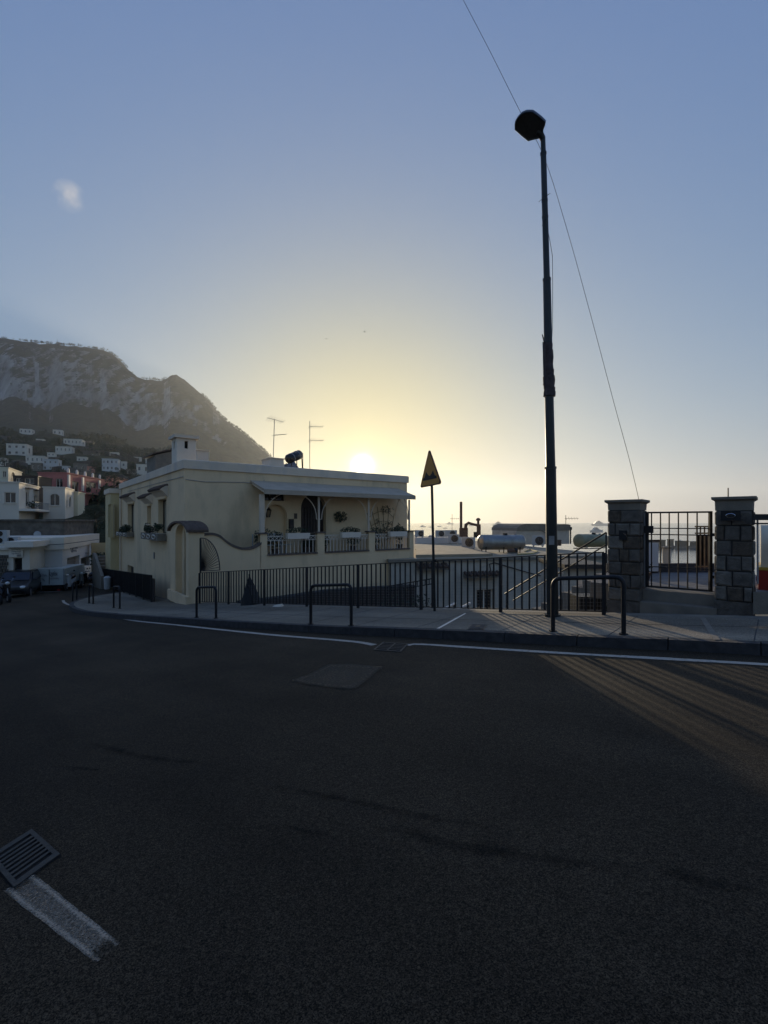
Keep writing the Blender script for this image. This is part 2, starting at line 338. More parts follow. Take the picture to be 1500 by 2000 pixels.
def pane(root, pl, h, depth, m=None, name='window', frame=None, bars=1, fw=.05):
    a, b, c, d = h[:4]; e = .004
    w = MB().add([pl.pt(a+e, c+e, -depth), pl.pt(b-e, c+e, -depth), pl.pt(b-e, d-e, -depth), pl.pt(a+e, d-e, -depth)], [(0, 1, 2, 3)]).build(name, m or M_GLASS, root)
    if frame:
        f = MB(); o = -depth+.03
        for k in range(bars+2):
            u = a+fw/2+(b-a-fw)*k/(bars+1); f.bar(pl.pt(u, c+e, o), pl.pt(u, d-e, o), fw, .04, up=pl.n)
        f.bar(pl.pt(a+fw, c+fw/2, o), pl.pt(b-fw, c+fw/2, o), fw*.9, .035, up=pl.n); f.bar(pl.pt(a+fw, d-fw/2, o), pl.pt(b-fw, d-fw/2, o), fw*.9, .035, up=pl.n)
        f.build('frame', frame, w)
    return w

# ================================================================== LARGE STRUCTURE: street, land, sea
def catmull(pts, step=.5):
    out = []; q = [pts[0]]+pts+[pts[-1]]
    for i in range(1, len(q)-2):
        p0, p1, p2, p3 = [Vector((*k, 0)) if len(k) == 2 else Vector(k) for k in q[i-1:i+3]]
        n = max(2, int((p2-p1).length/step))
        for k in range(n):
            t = k/n; out.append(.5*((2*p1)+(p2-p0)*t+(2*p0-5*p1+4*p2-p3)*t*t+(3*p1-p0-3*p2+p3)*t**3))
    out.append(Vector((*q[-1], 0)) if len(q[-1]) == 2 else Vector(q[-1])); return out
road = MB(); rows = [-40, -20, -8, 0, 5, 10, 15, 19.2, 20, 22, 27.2, 27.5, 31.5, 32, 45, 60, 80]
def nmax(s): return 8.9 if s < 19 else (12.5 if s < 31.8 else 34)
ncut = [-50, -25, -12, -5, 0, 4, 8]
for a, b in zip(rows, rows[1:]):
    m = nmax((a+b)/2); nn = ncut+([m] if m < 9 else [8.9, m])
    for c, d in zip(nn, nn[1:]): road.add([S(a, c), S(a, d), S(b, d), S(b, c)], [(0, 1, 2, 3)])
structure('road', road, M_ASPHALT)

KERB = catmull([(-30, 7.35), (-8, 7.25), (.1, 7.1), (1.7, 6.95), (4.5, 6.73), (8.3, 6.42), (15.8, 6.24), (20, 6.42), (22.5, 6.8), (24.5, 7.55), (26, 8.7), (26.8, 10.2), (27, 12.2)], .25)
def nback(s): return 9.1 if s < 17.7 else 12.4
walk = MB()
KW = .17
inner = []
for i, k in enumerate(KERB):
    t = (KERB[min(i+1, len(KERB)-1)]-KERB[max(i-1, 0)]).normalized(); inner.append(k+Vector((-t.y, t.x, 0))*KW)
for i in range(len(KERB)-1):
    a, b = inner[i], inner[i+1]
    if b.x <= a.x: continue
    na, nb = nback(a.x), nback(b.x)
    walk.add([S(a.x, a.y, SW-.004), S(a.x, max(a.y, na), SW-.004), S(b.x, max(b.y, nb), SW-.004), S(b.x, b.y, SW-.004)], [(0, 1, 2, 3)])
walk_o = structure('pavement', walk, M_WALK)
# kerb stones, each its own piece
L = 0; seg = [0]
for i in range(1, len(KERB)): seg.append(seg[-1]+(KERB[i]-KERB[i-1]).length)
def kerb_at(l, off=0):
    for i in range(1, len(seg)):
        if seg[i] >= l:
            t = (l-seg[i-1])/(seg[i]-seg[i-1]); a, b = KERB[i-1], KERB[i]; d = (b-a).normalized(); return lrp(a, b, t)+Vector((-d.y, d.x, 0))*off
    a, b = KERB[-2], KERB[-1]; d = (b-a).normalized(); return b+Vector((-d.y, d.x, 0))*off
l = 18.0; rk = random.Random(3)
while l < seg[-1]-1:
    ln = rk.uniform(.85, 1.15); j = .006; up = rk.uniform(-.004, .006); mb = MB(); n = 3
    for k in range(n):
        q = [(kerb_at(l+j+(ln-2*j)*(k+i)/n, o)) for i, o in ((0, 0), (1, 0), (1, KW-.002), (0, KW-.002))]
        mb.hexa([S(p.x, p.y, -.1) for p in q]+[S(p.x, p.y+(.012 if w < 2 else 0), SW+up) for w, p in enumerate(q)])
    mb.build('kerb_stone', M_KERB, walk_o); l += ln
# joints between the pavement bays
sj = -6.0; rj = random.Random(17)
while sj < 16.5:
    n0 = interp([(k.x, k.y) for k in KERB[:-12]], sj)+KW+.01; MB().hexa([S(sj+d, n, SW-.003+z) for z in (0, .002) for d, n in ((0, n0), (.012, n0), (.012, 8.9), (0, 8.9))]).build('joint', M_KERB, walk_o); sj += rj.uniform(1.3, 1.7)
jn = [KERB[i] for i in range(0, len(KERB), 8) if -6 < KERB[i].x < 16]
jm = MB()
for a, b in zip(jn, jn[1:]): jm.hexa([S(p.x, p.y+1.15+d, SW-.003+z) for z in (0, .002) for p, d in ((a, 0), (b, 0), (b, .012), (a, .012))])
jm.build('joint', M_KERB, walk_o)
# light cement strip across the pavement, hatch, white line, white edge lines
def sheet(pts, lift, name, m, wear=None):
    o = MB().add([p+Vector((0, 0, lift)) for p in pts], [tuple(range(len(pts)))])
    if wear: o.wear = wear
    return structure(name, o, m)
sheet([on_walk(1366, 1205), on_walk(1376, 1205), on_walk(1407, 1250), on_walk(1393, 1250)], .004, 'cement_strip', M_CEMENT)
sheet([on_walk(852, 1228), on_walk(858, 1228.3), on_walk(911, 1198.4), on_walk(907, 1198)], .004, 'white_line', M_WHITE)
def line_strip(pix, w, name, m, lift=.004, wearf=None):
    pts = catmull([tuple(on_road(*p)) for p in pix], .15); mb = MB(); mb.wear = []
    for i, p in enumerate(pts):
        t = (pts[min(i+1, len(pts)-1)]-pts[max(i-1, 0)]); t.z = 0; t.normalize(); nn = Vector((-t.y, t.x, 0)); ww = w*(1+.18*noise.noise(p*1.3))
        for k in (-1, 0, 1):
            q = p+nn*ww/2*k; q.z = gz(q.x, q.y)+lift; mb.v.append(q); mb.wear.append(wearf(i/(len(pts)-1), k) if wearf else 0)
    for i in range(len(pts)-1):
        for k in range(2): mb.f.append((i*3+k, i*3+k+1, i*3+k+4, i*3+k+3))
    return structure(name, mb, m)
line_strip([(123, 1172.5), (129, 1179), (160, 1189), (193, 1197.5), (230, 1206), (267, 1213), (337, 1220), (440, 1231), (540, 1241), (640, 1249), (700, 1254.5), (731, 1260)], .12, 'road_edge_line', M_LINE, wearf=lambda t, k: .05 if k else .1)
line_strip([(796, 1261), (808, 1258.5), (840, 1259.5), (900, 1263.5), (1100, 1276), (1300, 1287), (1500, 1298.5), (1900, 1325)], .115, 'road_edge_line', M_LINE, wearf=lambda t, k: .05 if k else .1)
# worn white dash in the foreground: bright rims, scuffed middle
d0, d1, e0, e1 = on_road(66, 1708), on_road(6, 1742), on_road(236, 1843), on_road(186, 1884)
mb = MB(); mb.wear = []
for i in range(21):
    for k in range(9):
        p = lrp(lrp(d0, d1, k/8), lrp(e0, e1, k/8), i/20); edge = abs(k/8-.5)*2
        p += (d1-d0)*.03*noise.noise(p*14); p.z = gz(p.x, p.y)+.005; mb.v.append(p)
        mb.wear.append((.22 if .5 < edge < .95 else (.02 if edge > .95 else .03)) - (.16 if i > 18 else 0) - (.1 if i < 2 else 0))
for i in range(20):
    for k in range(8): mb.f.append((i*9+k, i*9+k+1, i*9+k+10, i*9+k+9))
structure('worn_lane_dash', mb, M_DASH)
# stone wall added out of view, cutting sky light on the near road
up_ = thing('shade_wall', 'unseen stone wall added behind the camera to darken the near road', 'wall', S(0, -5))
for a, b in zip(range(-30, 30, 6), range(-24, 36, 6)):
    MB().hexa([Vector((*S(k, n).xy, gs(k)+z)) for z in (-1, 3.4) for k, n in ((a+.02, -5), (b-.02, -5), (b-.02, -6), (a+.02, -6))]).build('wall_bay', M_DSTONE, up_)
    MB().hexa([Vector((*S(k, n).xy, gs(k)+z)) for z in (3.4, 3.6) for k, n in ((a+.02, -4.9), (b-.02, -4.9), (b-.02, -6.1), (a+.02, -6.1))]).build('coping', M_CEMENT, up_)
# rough asphalt repair with a sunken rim
rp = [on_road(*q) for q in ((562, 1330), (600, 1318), (642, 1296), (690, 1297), (752, 1302), (738, 1316), (700, 1346), (688, 1349), (630, 1343), (590, 1338))]
ctr = sum(rp, Vector())/len(rp)
rim = MB().add([ctr+(p-ctr)*1.05+Vector((0, 0, .004)) for p in rp], [tuple(range(len(rp)))]); rim.wear = [-.02]*len(rp); structure('asphalt_repair_seam', rim, M_OIL)
pm_ = MB(); pm_.wear = []; den = []
for i in range(len(rp)):
    a, b = rp[i], rp[(i+1) % len(rp)]
    for k in range(6): den.append(lrp(a, b, k/6))
for f, wv in ((1.06, -.42), (.93, .12), (.82, .3), (.6, .22), (.3, .3), (.02, .26)):
    for p in den: q = ctr+(p-ctr)*f*(1+.05*noise.noise(p*6)); q.z = gz(q.x, q.y)+.008; pm_.v.append(q); pm_.wear.append(wv)
for j in range(5):
    for k in range(len(den)): pm_.f.append((j*len(den)+k, j*len(den)+(k+1) % len(den), (j+1)*len(den)+(k+1) % len(den), (j+1)*len(den)+k))
structure('asphalt_repair', pm_, worn_mat('worn_repair', (.105, .083, .056), .44, .92, 40))
for pix, w in (([(175, 1452), (215, 1462), (260, 1474), (330, 1486), (420, 1494)], .09), ([(500, 1532), (600, 1548), (720, 1572), (830, 1596), (1000, 1626)], .07), ([(720, 1615), (800, 1630), (900, 1652), (1000, 1668), (1140, 1685), (1280, 1702)], .11),
               ([(550, 1612), (600, 1624), (650, 1634)], .05), ([(1270, 1695), (1340, 1712), (1420, 1730), (1500, 1744)], .09), ([(110, 1496), (160, 1502), (210, 1507)], .05), ([(900, 1650), (960, 1655), (1000, 1662)], .16)):
    line_strip(pix, w*2.1, 'rubber_streak', M_OIL, .006, lambda t, k: (.2 if k == 0 else -.3) - .35*(2*t-1)**4)

# --- land falling to the sea beyond the railing
land = MB(); nl = [9.3, 12, 20, 30, 45, 70, 100, 135, 165]; zl = [-6.2, -6.2, -6.5, -8, -10, -13, -16.5, -19.2, -24]; sl = [-160, -80, -40, -15, 0, 10, 20, 32, 50, 80, 140]
for i, s in enumerate(sl):
    for j, n in enumerate(nl):
        p = TS*s+TN*(n if i or 1 else n); p.z = zl[j]-.0*s+1.0*noise.noise(p*.08)*(j > 2); land.v.append(p)
for i in range(len(sl)-1):
    for j in range(len(nl)-1):
        k = i*len(nl)+j; land.f.append((k, k+1, k+1+len(nl), k+len(nl)))
structure('ground', land, mat('dry_earth', (.09, .08, .055), .95, .3, .4, .4, 6, stain=(.04, .05, .025), stain_scale=.12))
# --- sea
SEA = -20.0; HAZE = .000115
m = bpy.data.materials.new('sea_water'); m.use_nodes = True; nd, lk = m.node_tree.nodes, m.node_tree.links; b = nd['Principled BSDF']
b.inputs['Base Color'].default_value = (.03, .055, .07, 1); b.inputs['Roughness'].default_value = .16; b.inputs['IOR'].default_value = 1.33
g = N(nd, 'ShaderNodeNewGeometry'); bn = []
for scl, dist in ((.05, 2.2), (.35, .35)):
    nz = N(nd, 'ShaderNodeTexNoise'); nz.inputs['Scale'].default_value = scl; nz.inputs['Detail'].default_value = 5; lk.new(g.outputs['Position'], nz.inputs['Vector'])
    bp = N(nd, 'ShaderNodeBump'); bp.inputs['Strength'].default_value = .35; bp.inputs['Distance'].default_value = dist; lk.new(nz.outputs['Fac'], bp.inputs['Height'])
    if bn: lk.new(bn[-1].outputs[0], bp.inputs['Normal'])
    bn.append(bp)
lk.new(bn[-1].outputs[0], b.inputs['Normal'])
mb = MB(); xs = [-3800, -1500, -500, 0, 500, 1500, 4500, 8500]; ys = [-900, 0, 300, 1000, 3000, 9000]
for y in ys:
    for x in xs: mb.v.append(Vector((x, y, SEA)))
for j in range(len(ys)-1):
    for i in range(len(xs)-1): k = j*len(xs)+i; mb.f.append((k, k+1, k+1+len(xs), k+len(xs)))
structure('sea', mb, m)

# --- hillside and mountain
SKY = [(-900, 700), (-500, 665), (-200, 652), (0, 660), (40, 665), (75, 670), (110, 673), (150, 676), (180, 680), (205, 685), (220, 692), (238, 708), (252, 722), (268, 737), (285, 741), (300, 742), (318, 744), (326, 738), (335, 732), (343, 732), (352, 737), (368, 748), (385, 763), (400, 776), (415, 792), (430, 812), (445, 825), (470, 842), (485, 855), (500, 868), (515, 880), (528, 893), (545, 915), (600, 962), (660, 995), (720, 1022)]
HILL = [(62, 0.0), (75, .03), (100, .12), (150, .25), (220, .355), (300, .42), (400, .475), (450, .48), (560, .44), (700, .43), (850, .50), (1000, .55), (1150, .615), (1215, .66), (1240, .76), (1290, .9), (1330, .975), (1400, 1.0), (1500, .985), (1800, .9)]
def hill_e(px, Y):
    es = (HY-interp(SKY, px))/F
    if Y < 62: return lrp(-.095, 0, max(0, (Y-50)/12))
    f = interp(HILL, Y)
    if 900 < Y < 1330: f += .06*noise.noise(Vector((px*.016, .5, 0)))*min(1, (Y-900)/200)*min(1, (1330-Y)/60)+.025*noise.noise(Vector((px*.06, 2.5, 0)))*min(1, (Y-900)/200)*min(1, (1330-Y)/60)
    w = max(0, min(1, (px-380)/200))                       # the flank towards the sea has no cliff step
    if Y > 850: f = lrp(f, lrp(.5, 1.0, max(0, min(1, (Y-850)/550))) if Y < 1400 else f, w)
    return es*f
def hill_pt(px, Y): r = ray(px, HY)*Y; r.z = CZ+hill_e(px, Y)*Y; return r
def on_hill(px, py, lo=63):
    Y = lo; e = (HY-py)/F
    while Y < 1400 and hill_e(px, Y) < e: Y += 1.0
    return hill_pt(px, Y)
YS = [50, 54, 58, 62, 68, 75, 83, 92, 102]; y = 110.0
while y < 1080: YS.append(y); y *= 1.04
YS += [1080, 1110, 1135, 1160, 1180, 1200]+[1210+4*k for k in range(32)]+[1345, 1370, 1400, 1450, 1500, 1600, 1800]
PX = [-900+25*k for k in range(36)]+[4*k for k in range(0, 138)]+[552+14*k for k in range(13)]
hb = MB(); nx = len(PX)
for Y in YS:
    for px in PX:
        p = hill_pt(px, Y); q = Vector((p.x*.02, p.y*.02, p.z*.02))
        far = max(0, min(1, (Y-200)/500))
        if Y > 1190 and Y < 1395:
            k = 1+.012*noise.noise(Vector((p.x*.016, 3.1, p.z*.0035)))+.006*noise.noise(Vector((p.x*.05, 7.7, p.z*.012)))+.003*noise.noise(Vector((p.x*.11, 1.7, p.z*.05)))
            p = Vector((p.x*k, p.y*k, CZ+(p.z-CZ)*k))
        elif 70 < Y < 1395:
            a = lrp(1.6, 9, far); p.z += a*noise.noise(q*lrp(2.2, .6, far))+a*.35*noise.noise(q*lrp(7, 2.2, far))
        if Y >= 1330: p.z += 3.2*noise.noise(Vector((px*.07, 4.4, Y*.01)))+1.8*noise.noise(Vector((px*.21, 9.4, Y*.01)))
        hb.v.append(p)
for j in range(len(YS)-1):
    for i in range(nx-1): k = j*nx+i; hb.f.append((k, k+1, k+1+nx, k+nx))
m = bpy.data.materials.new('mountain'); m.use_nodes = True; nd, lk = m.node_tree.nodes, m.node_tree.links; b = nd['Principled BSDF']; b.inputs['Roughness'].default_value = .95; b.inputs['Specular IOR Level'].default_value = .1
g = N(nd, 'ShaderNodeNewGeometry'); sx = N(nd, 'ShaderNodeSeparateXYZ'); lk.new(g.outputs['True Normal'], sx.inputs[0])
mp = N(nd, 'ShaderNodeMapping'); mp.inputs['Scale'].default_value = (1, 1, .16); lk.new(g.outputs['Position'], mp.inputs['Vector'])
nA = N(nd, 'ShaderNodeTexNoise'); nA.inputs['Scale'].default_value = .03; nA.inputs['Detail'].default_value = 10; nA.inputs['Roughness'].default_value = .68; lk.new(mp.outputs[0], nA.inputs['Vector'])
nB = N(nd, 'ShaderNodeTexNoise'); nB.inputs['Scale'].default_value = .055; nB.inputs['Detail'].default_value = 9; nB.inputs['Roughness'].default_value = .7; lk.new(g.outputs['Position'], nB.inputs['Vector'])
rr = N(nd, 'ShaderNodeValToRGB'); rr.color_ramp.elements[0].position = .32; rr.color_ramp.elements[0].color = (.06, .058, .048, 1); rr.color_ramp.elements[1].position = .66; rr.color_ramp.elements[1].color = (.4, .385, .345, 1); lk.new(nA.outputs['Fac'], rr.inputs[0])
vv = N(nd, 'ShaderNodeValToRGB'); vv.color_ramp.elements[0].position = .35; vv.color_ramp.elements[0].color = (.008, .013, .006, 1); vv.color_ramp.elements[1].position = .75; vv.color_ramp.elements[1].color = (.075, .08, .04, 1); lk.new(nB.outputs['Fac'], vv.inputs[0])
ms = N(nd, 'ShaderNodeMath', operation='MULTIPLY_ADD'); ms.inputs[1].default_value = .55; lk.new(nB.outputs['Fac'], ms.inputs[0]); lk.new(sx.outputs['Z'], ms.inputs[2])
mr = N(nd, 'ShaderNodeMapRange'); mr.inputs[1].default_value = .74; mr.inputs[2].default_value = .9; lk.new(ms.outputs[0], mr.inputs[0])
mx = N(nd, 'ShaderNodeMix', data_type='RGBA'); lk.new(mr.outputs[0], mx.inputs['Factor']); lk.new(rr.outputs['Color'], mx.inputs['A']); lk.new(vv.outputs['Color'], mx.inputs['B']); lk.new(mx.outputs['Result'], b.inputs['Base Color'])
bp = N(nd, 'ShaderNodeBump'); bp.inputs['Strength'].default_value = .8; bp.inputs['Distance'].default_value = 6; lk.new(nA.outputs['Fac'], bp.inputs['Height']); lk.new(bp.outputs[0], b.inputs['Normal'])
structure('mountain', hb, m, smooth='full')
rs = random.Random(11)
rid = MB()
for _ in range(330):
    px = rs.choice((rs.uniform(395, 560), rs.uniform(395, 560), rs.uniform(0, 330))); p = hill_pt(px, 1400); r = rs.uniform(2.2, 5.5)
    rid.leaves(p+Vector((0, 0, r*.7)), (r, r, r*.8), 14, r*.8, rs)
tag(rid.build('ridge_wood', M_LEAF), 'small trees growing along the mountain skyline', 'wood', kind='stuff')

# ================================================================== THE CREAM HOUSE
A = Vector((.795, .607, 0)).normalized(); B = Vector((-A.y, A.x, 0))
PC = on_walk(368, 1180)                                      # near foot of the gateway arch on the pavement
FR0 = Plane(PC+B*1.4, A)                                     # front wall plane
uC = FR0.hit(360, 900)[0]; C = FR0.pt(uC, 0)
FR = Plane(C, A); LF = Plane(C, B, -1)                       # front wall, street-side wall (u runs away down the street)
TE = Plane(PC+B*.22, A)                                      # face of the terrace wall
ZT = FR.hit(360, 897)[1]; ZF = FR.hit(360, 915)[1]           # parapet top, underside of parapet band
UR = FR.hit(795, 935)[0]; VL = LF.hit(235, 945)[0]; ZB = -7.0
house = thing('cream_house', 'cream flat-roofed house with covered terrace and white parapet band beside the road', 'house', Vector((C.x, C.y, -1.6)))
# openings
WL = [LF.rect(249.5, 985, 262, 1040), LF.rect(287.5, 989, 295, 1023), LF.rect(309, 976, 325, 1042)]
door_dark = LF.rect(249, 1105, 261, 1135)
h_door = FR.rect(588, 965, 637, 1060); h_niche = FR.rect(517, 985, 561, 1060); h_vent = FR.rect(516, 958, 557, 978)
h_door = (h_door[0], h_door[1], .1, h_door[3], 'arch'); h_niche = (h_niche[0], h_niche[1], .1, h_niche[3], 'arch')
mb = MB()
wall(mb, FR, 0, UR, ZB, ZF+.05, [h_door, h_niche, h_vent], .3)
wall(mb, LF, 0, VL, ZB, ZF+.05, WL+[door_dark], .28)
RT = Plane(FR.pt(UR, 0), B); BK = Plane(LF.pt(VL, 0), A)
wall(mb, RT, 0, VL, ZB, ZF+.05); wall(mb, BK, 0, UR, ZB, ZF+.05)
mb.build('wall', M_CREAM, house)
# parapet band, roof
mb = MB(); o = .07
def ring(z, d): return [FR.pt(-d, z, d), FR.pt(UR+d, z, d), BK.pt(UR+d, z, -d), BK.pt(-d, z, -d)]
a0, a1, a2, a3, a4, a5 = ring(ZF, .0), ring(ZF, o), ring(ZT-.03, o), ring(ZT, o-.04), ring(ZT, -.25), ring(ZT-.3, -.25)
for lo, hi in ((a0, a1), (a1, a2), (a2, a3), (a3, a4), (a4, a5)):
    for k in range(4): mb.add([lo[k], lo[(k+1) % 4], hi[(k+1) % 4], hi[k]], [(0, 1, 2, 3)])
par = mb.build('parapet', M_FASCIA, house)
MB().add(ring(ZT-.28, -.1), [(0, 1, 2, 3)]).build('roof', M_CEMENT, house)
# street-side windows: blind, sill, tiled hood
for i, h in enumerate(WL):
    w = pane(house, LF, h, .26, M_SHADE if i != 1 else M_GLASS, 'window', M_WHITE if i == 1 else M_DARKWOOD, 0, .05)
    a, b, c, d = h; e = .22 if i != 1 else .3
    MB().box(LF.pt((a+b)/2, c-.035, .05), ((b-a)+.12, .16, .07), LF.u).build('sill', M_FASCIA, w)
    MB().box(LF.pt((a+b)/2, d+.07, .03), ((b-a)+.1, .1, .1), LF.u).build('lintel', M_CREAM, w)
    hd = MB(); z0 = d+.36
    prof = [(0, z0+.2), (.1, z0+.19), (.27, z0+.09), (.32, z0+.03), (.32, z0-.01), (.24, z0-.02), (.1, z0-.16), (0, z0-.26)]
    hd.prism([LF.pt(a-e-.1, z, o) for o, z in prof], LF.u*((b-a)+2*e+.2)); hood = hd.build('hood', M_FASCIA, w)
    n = max(5, int(((b-a)+2*e+.3)/.16)); t0 = MB()
    for k in range(n):
        u = a-e-.12+((b-a)+2*e+.24)*(k+.5)/n
        t0.tube([LF.pt(u, z0+.23, -.0), LF.pt(u, z0+.21, .12), LF.pt(u, z0+.12, .28), LF.pt(u, z0+.05, .38)], .065, 6)
    t0.build('roof_tile', M_TILE, w)
pane(house, LF, door_dark, .2, M_DARKWOOD, 'cellar_door')
# window boxes with flowers (things that hang on the wall)
def scroll_box(x0, x1, y0, y1, label, seed):
    a, b, c, d = LF.rect(x0, y0, x1, y1); r = random.Random(seed); ctr = LF.pt((a+b)/2, c, .2)
    t = thing('window_box', label, 'planter', ctr, group='flower boxes under the street windows')
    w = b-a+.1; mb = MB()
    for (du, off) in ((-w/2, .2), (w/2, .2)): mb.box(LF.pt((a+b)/2+du, (c+d)/2, off), (.03, .36, d-c), LF.u)
    mb.box(LF.pt((a+b)/2, c+.015, .2), (w-.03, .36, .03), LF.u); mb.box(LF.pt((a+b)/2, (c+d)/2, .04), (w-.03, .03, d-c), LF.u); mb.box(LF.pt((a+b)/2, (c+d)/2, .36), (w-.03, .03, (d-c)), LF.u)
    mb.build('box', M_CEMENT, t)
    iron = MB()
    for k in range(3):
        cu = (a+b)/2+(k-1)*w*.31; cz = (c+d)/2
        iron.tube([LF.pt(cu+math.cos(q)*w*.12*(1-q*.05), cz+math.sin(q)*(d-c)*.36*(1-q*.05), .4) for q in [j*.5 for j in range(18)]], .014, 4)
    iron.build('ironwork', M_WHITE, t)
    lv = MB()
    for k in range(7): lv.leaves(LF.pt(lrp(a, b, r.random()), d+r.uniform(.05, .3), r.uniform(.1, .45)), (.18, .18, .18), 70, .11, r)
    lv.build('foliage', M_LEAF2, t)
    fl = MB().leaves(LF.pt((a+b)/2, d+.15, .25), (.3, .3, .2), 40, .06, r); fl.build('flower', M_FLOWER, t)['kind'] = 'stuff'
scroll_box(240, 262, 1039, 1047, 'flower box with one scroll under the far street window of the cream house', 1)
scroll_box(292, 325, 1041, 1054, 'wide scrolled flower box with tall leaves under the window next to the arch', 2)
MB().box(LF.pt(LF.hit(302, 1085)[0], LF.hit(302, 1085)[1], .02), (.12, .05, .3), LF.u).build('meter_plate', M_GREYMET, house)
# front: door, niche, vent
w = pane(house, FR, h_door, .27, M_DARKWOOD, 'front_door')
mb = MB(); um = (h_door[0]+h_door[1])/2
for k in range(9): u = lrp(h_door[0]+.06, h_door[1]-.06, k/8); mb.box(FR.pt(u, .1+(h_door[3]-.6)/2, -.25), (.09, .03, h_door[3]-.7), A)
mb.build('door_board', M_DARKWOOD, w)
pane(house, FR, h_niche, .29, M_CREAM, 'niche_back'); pane(house, FR, h_vent, .2, M_GLASS, 'transom_window', M_DARKWOOD, 2)
# terrace: front wall with three barred openings, floor, piers' caps
ZC = TE.hit(515, 1043)[1]; UE = TE.hit(808, 1040)[0]; UP0 = TE.hit(508, 1050)[0]; U0 = .54
OPS = [TE.rect(522, 1047, 620, 1085), TE.rect(634, 1045, 720.5, 1078), TE.rect(732.5, 1043, 800, 1073)]
zsill = sum(o[2] for o in OPS)/3; OPS = [(o[0], o[1], zsill, ZC) for o in OPS]
mb = MB(); wall(mb, TE, UP0, UE, ZB, ZC, OPS, .22)
for u0, u1 in [(UP0, OPS[0][0]), (OPS[0][1], OPS[1][0]), (OPS[1][1], OPS[2][0]), (OPS[2][1], UE)]:
    mb.add([TE.pt(u0, zsill, -.22), TE.pt(u1, zsill, -.22), TE.pt(u1, ZC, -.22), TE.pt(u0, ZC, -.22)], [(3, 2, 1, 0)])
    mb.add([TE.pt(u0, ZC), TE.pt(u1, ZC), TE.pt(u1, ZC, -.22), TE.pt(u0, ZC, -.22)], [(0, 1, 2, 3)])
TR = Plane(TE.pt(UE, 0), B); dT = (C-TE.O).dot(B)
wall(mb, TR, 0, dT+1.5, ZB, zsill)
mb.build('terrace_wall', M_CREAM, house)
MB().add([TE.pt(UP0, zsill-.02, -.2), TE.pt(UE, zsill-.02, -.2), TE.pt(UE, zsill-.02, -dT-.28), TE.pt(UP0, zsill-.02, -dT-.28)], [(0, 1, 2, 3)]).build('terrace_floor', M_TILE, house)
for u0, u1 in [(UP0-.12, OPS[0][0]), (OPS[0][1]-.04, OPS[1][0]+.04), (OPS[1][1]-.04, OPS[2][0]+.04), (OPS[2][1]-.04, UE+.05)]:
    MB().box(TE.pt((u0+u1)/2, ZC+.03, -.11), (u1-u0, .34, .06), A).build('pier_cap', M_COPING, house)
for i, o in enumerate(OPS):
    MB().box(TE.pt((o[0]+o[1])/2, zsill+.03, -.09), (o[1]-o[0]-.01, .3, .06), A).build('sill', M_COPING, house)
    rl = MB().bar(TE.pt(o[0], ZC-.1, -.08), TE.pt(o[1], ZC-.1, -.08), .035, .03)
    rl.bar(TE.pt(o[0], ZC-.28, -.08), TE.pt(o[1], ZC-.28, -.08), .02, .02)
    n = int((o[1]-o[0])/.165); bar_me = None; zz = MB()
    for k in range(n):                                          # criss-cross band along the top
        u = lrp(o[0], o[1], k/n); u2 = lrp(o[0], o[1], (k+1)/n)
        zz.bar(TE.pt(u, ZC-.11, -.08), TE.pt(u2, ZC-.27, -.08), .014); zz.bar(TE.pt(u, ZC-.27, -.065), TE.pt(u2, ZC-.11, -.065), .014)
    bal = rl.build('balustrade_rail', M_WHITE, house); zz.build('lattice_band', M_WHITE, bal)
    hb_ = ZC-.28-zsill-.06; bm = MB().box((0, 0, hb_/2), (.022, .022, hb_), A).mesh('baluster', M_WHITE)
    for k in range(1, n): inst('baluster', bm, bal, TE.pt(lrp(o[0], o[1], k/n), zsill+.06, -.08)-house.location)
# canopy, posts, hoops of the awning frame
zc1 = FR.hit(489, 938)[1]; uc0 = FR.hit(489, 940)[0]; off = dT+.28
CF = Plane(C-B*off, A); zc0 = CF.hit(511, 955)[1]; uc1 = CF.hit(812, 967)[0]
mb = MB(); prof = [(0, zc1), (off, zc0), (off, zc0-.19), (off-.05, zc0-.19), (off-.05, zc0-.07), (0, zc1-.09)]
mb.prism([FR.pt(uc0, z, o) for o, z in prof], A*(uc1-uc0)); can = mb.build('canopy', mat('awning_canvas', (.46, .38, .28), .85, .1, 2, .15, 40), house)
mb = MB()
for k in range(9): u = lrp(uc0+.1, uc1-.1, k/8); mb.bar(FR.pt(u, zc1-.13, .01), FR.pt(u, zc0-.13, off-.06), .06, .08)
mb.build('rafter', M_WHITE, can)
posts = []
for px, w in ((513.5, .17), (625, .07), (722.5, .07), (802, .07)):
    u = TE.hit(px, 1000)[0]; posts.append(u); MB().box(TE.pt(u, (ZC+.06+zc0-.19)/2, -.11), (w, w, zc0-.19-ZC-.06), A).build('post', M_FASCIA, house)
zs = TE.hit(620, 1014)[1]; zt = TE.hit(570, 962)[1]
for u0, u1 in zip(posts, posts[1:]):
    u0 += .14; u1 -= .12; cu, ru = (u0+u1)/2, (u1-u0)/2
    mb = MB().tube([TE.pt(cu-ru*math.cos(t*math.pi/20), zs+(zt-zs)*math.sin(t*math.pi/20)**.85, -.1) for t in range(21)], .018, 6)
    mb.tube([TE.pt(u0-.14, zs, -.1), TE.pt(u0, zs, -.1)], .012, 5); mb.tube([TE.pt(u1, zs, -.1), TE.pt(u1+.12, zs, -.1)], .012, 5)
    mb.build('awning_hoop', M_FASCIA, house)
u3 = posts[-1]; mb = MB().tube([TE.pt(u3, zs+(zt-zs)*math.sin(t*math.pi/20)**.85, -.1-dT*.5+dT*.42*math.cos(t*math.pi/20)) for t in range(21)], .018, 6); mb.build('awning_hoop', M_FASCIA, house)
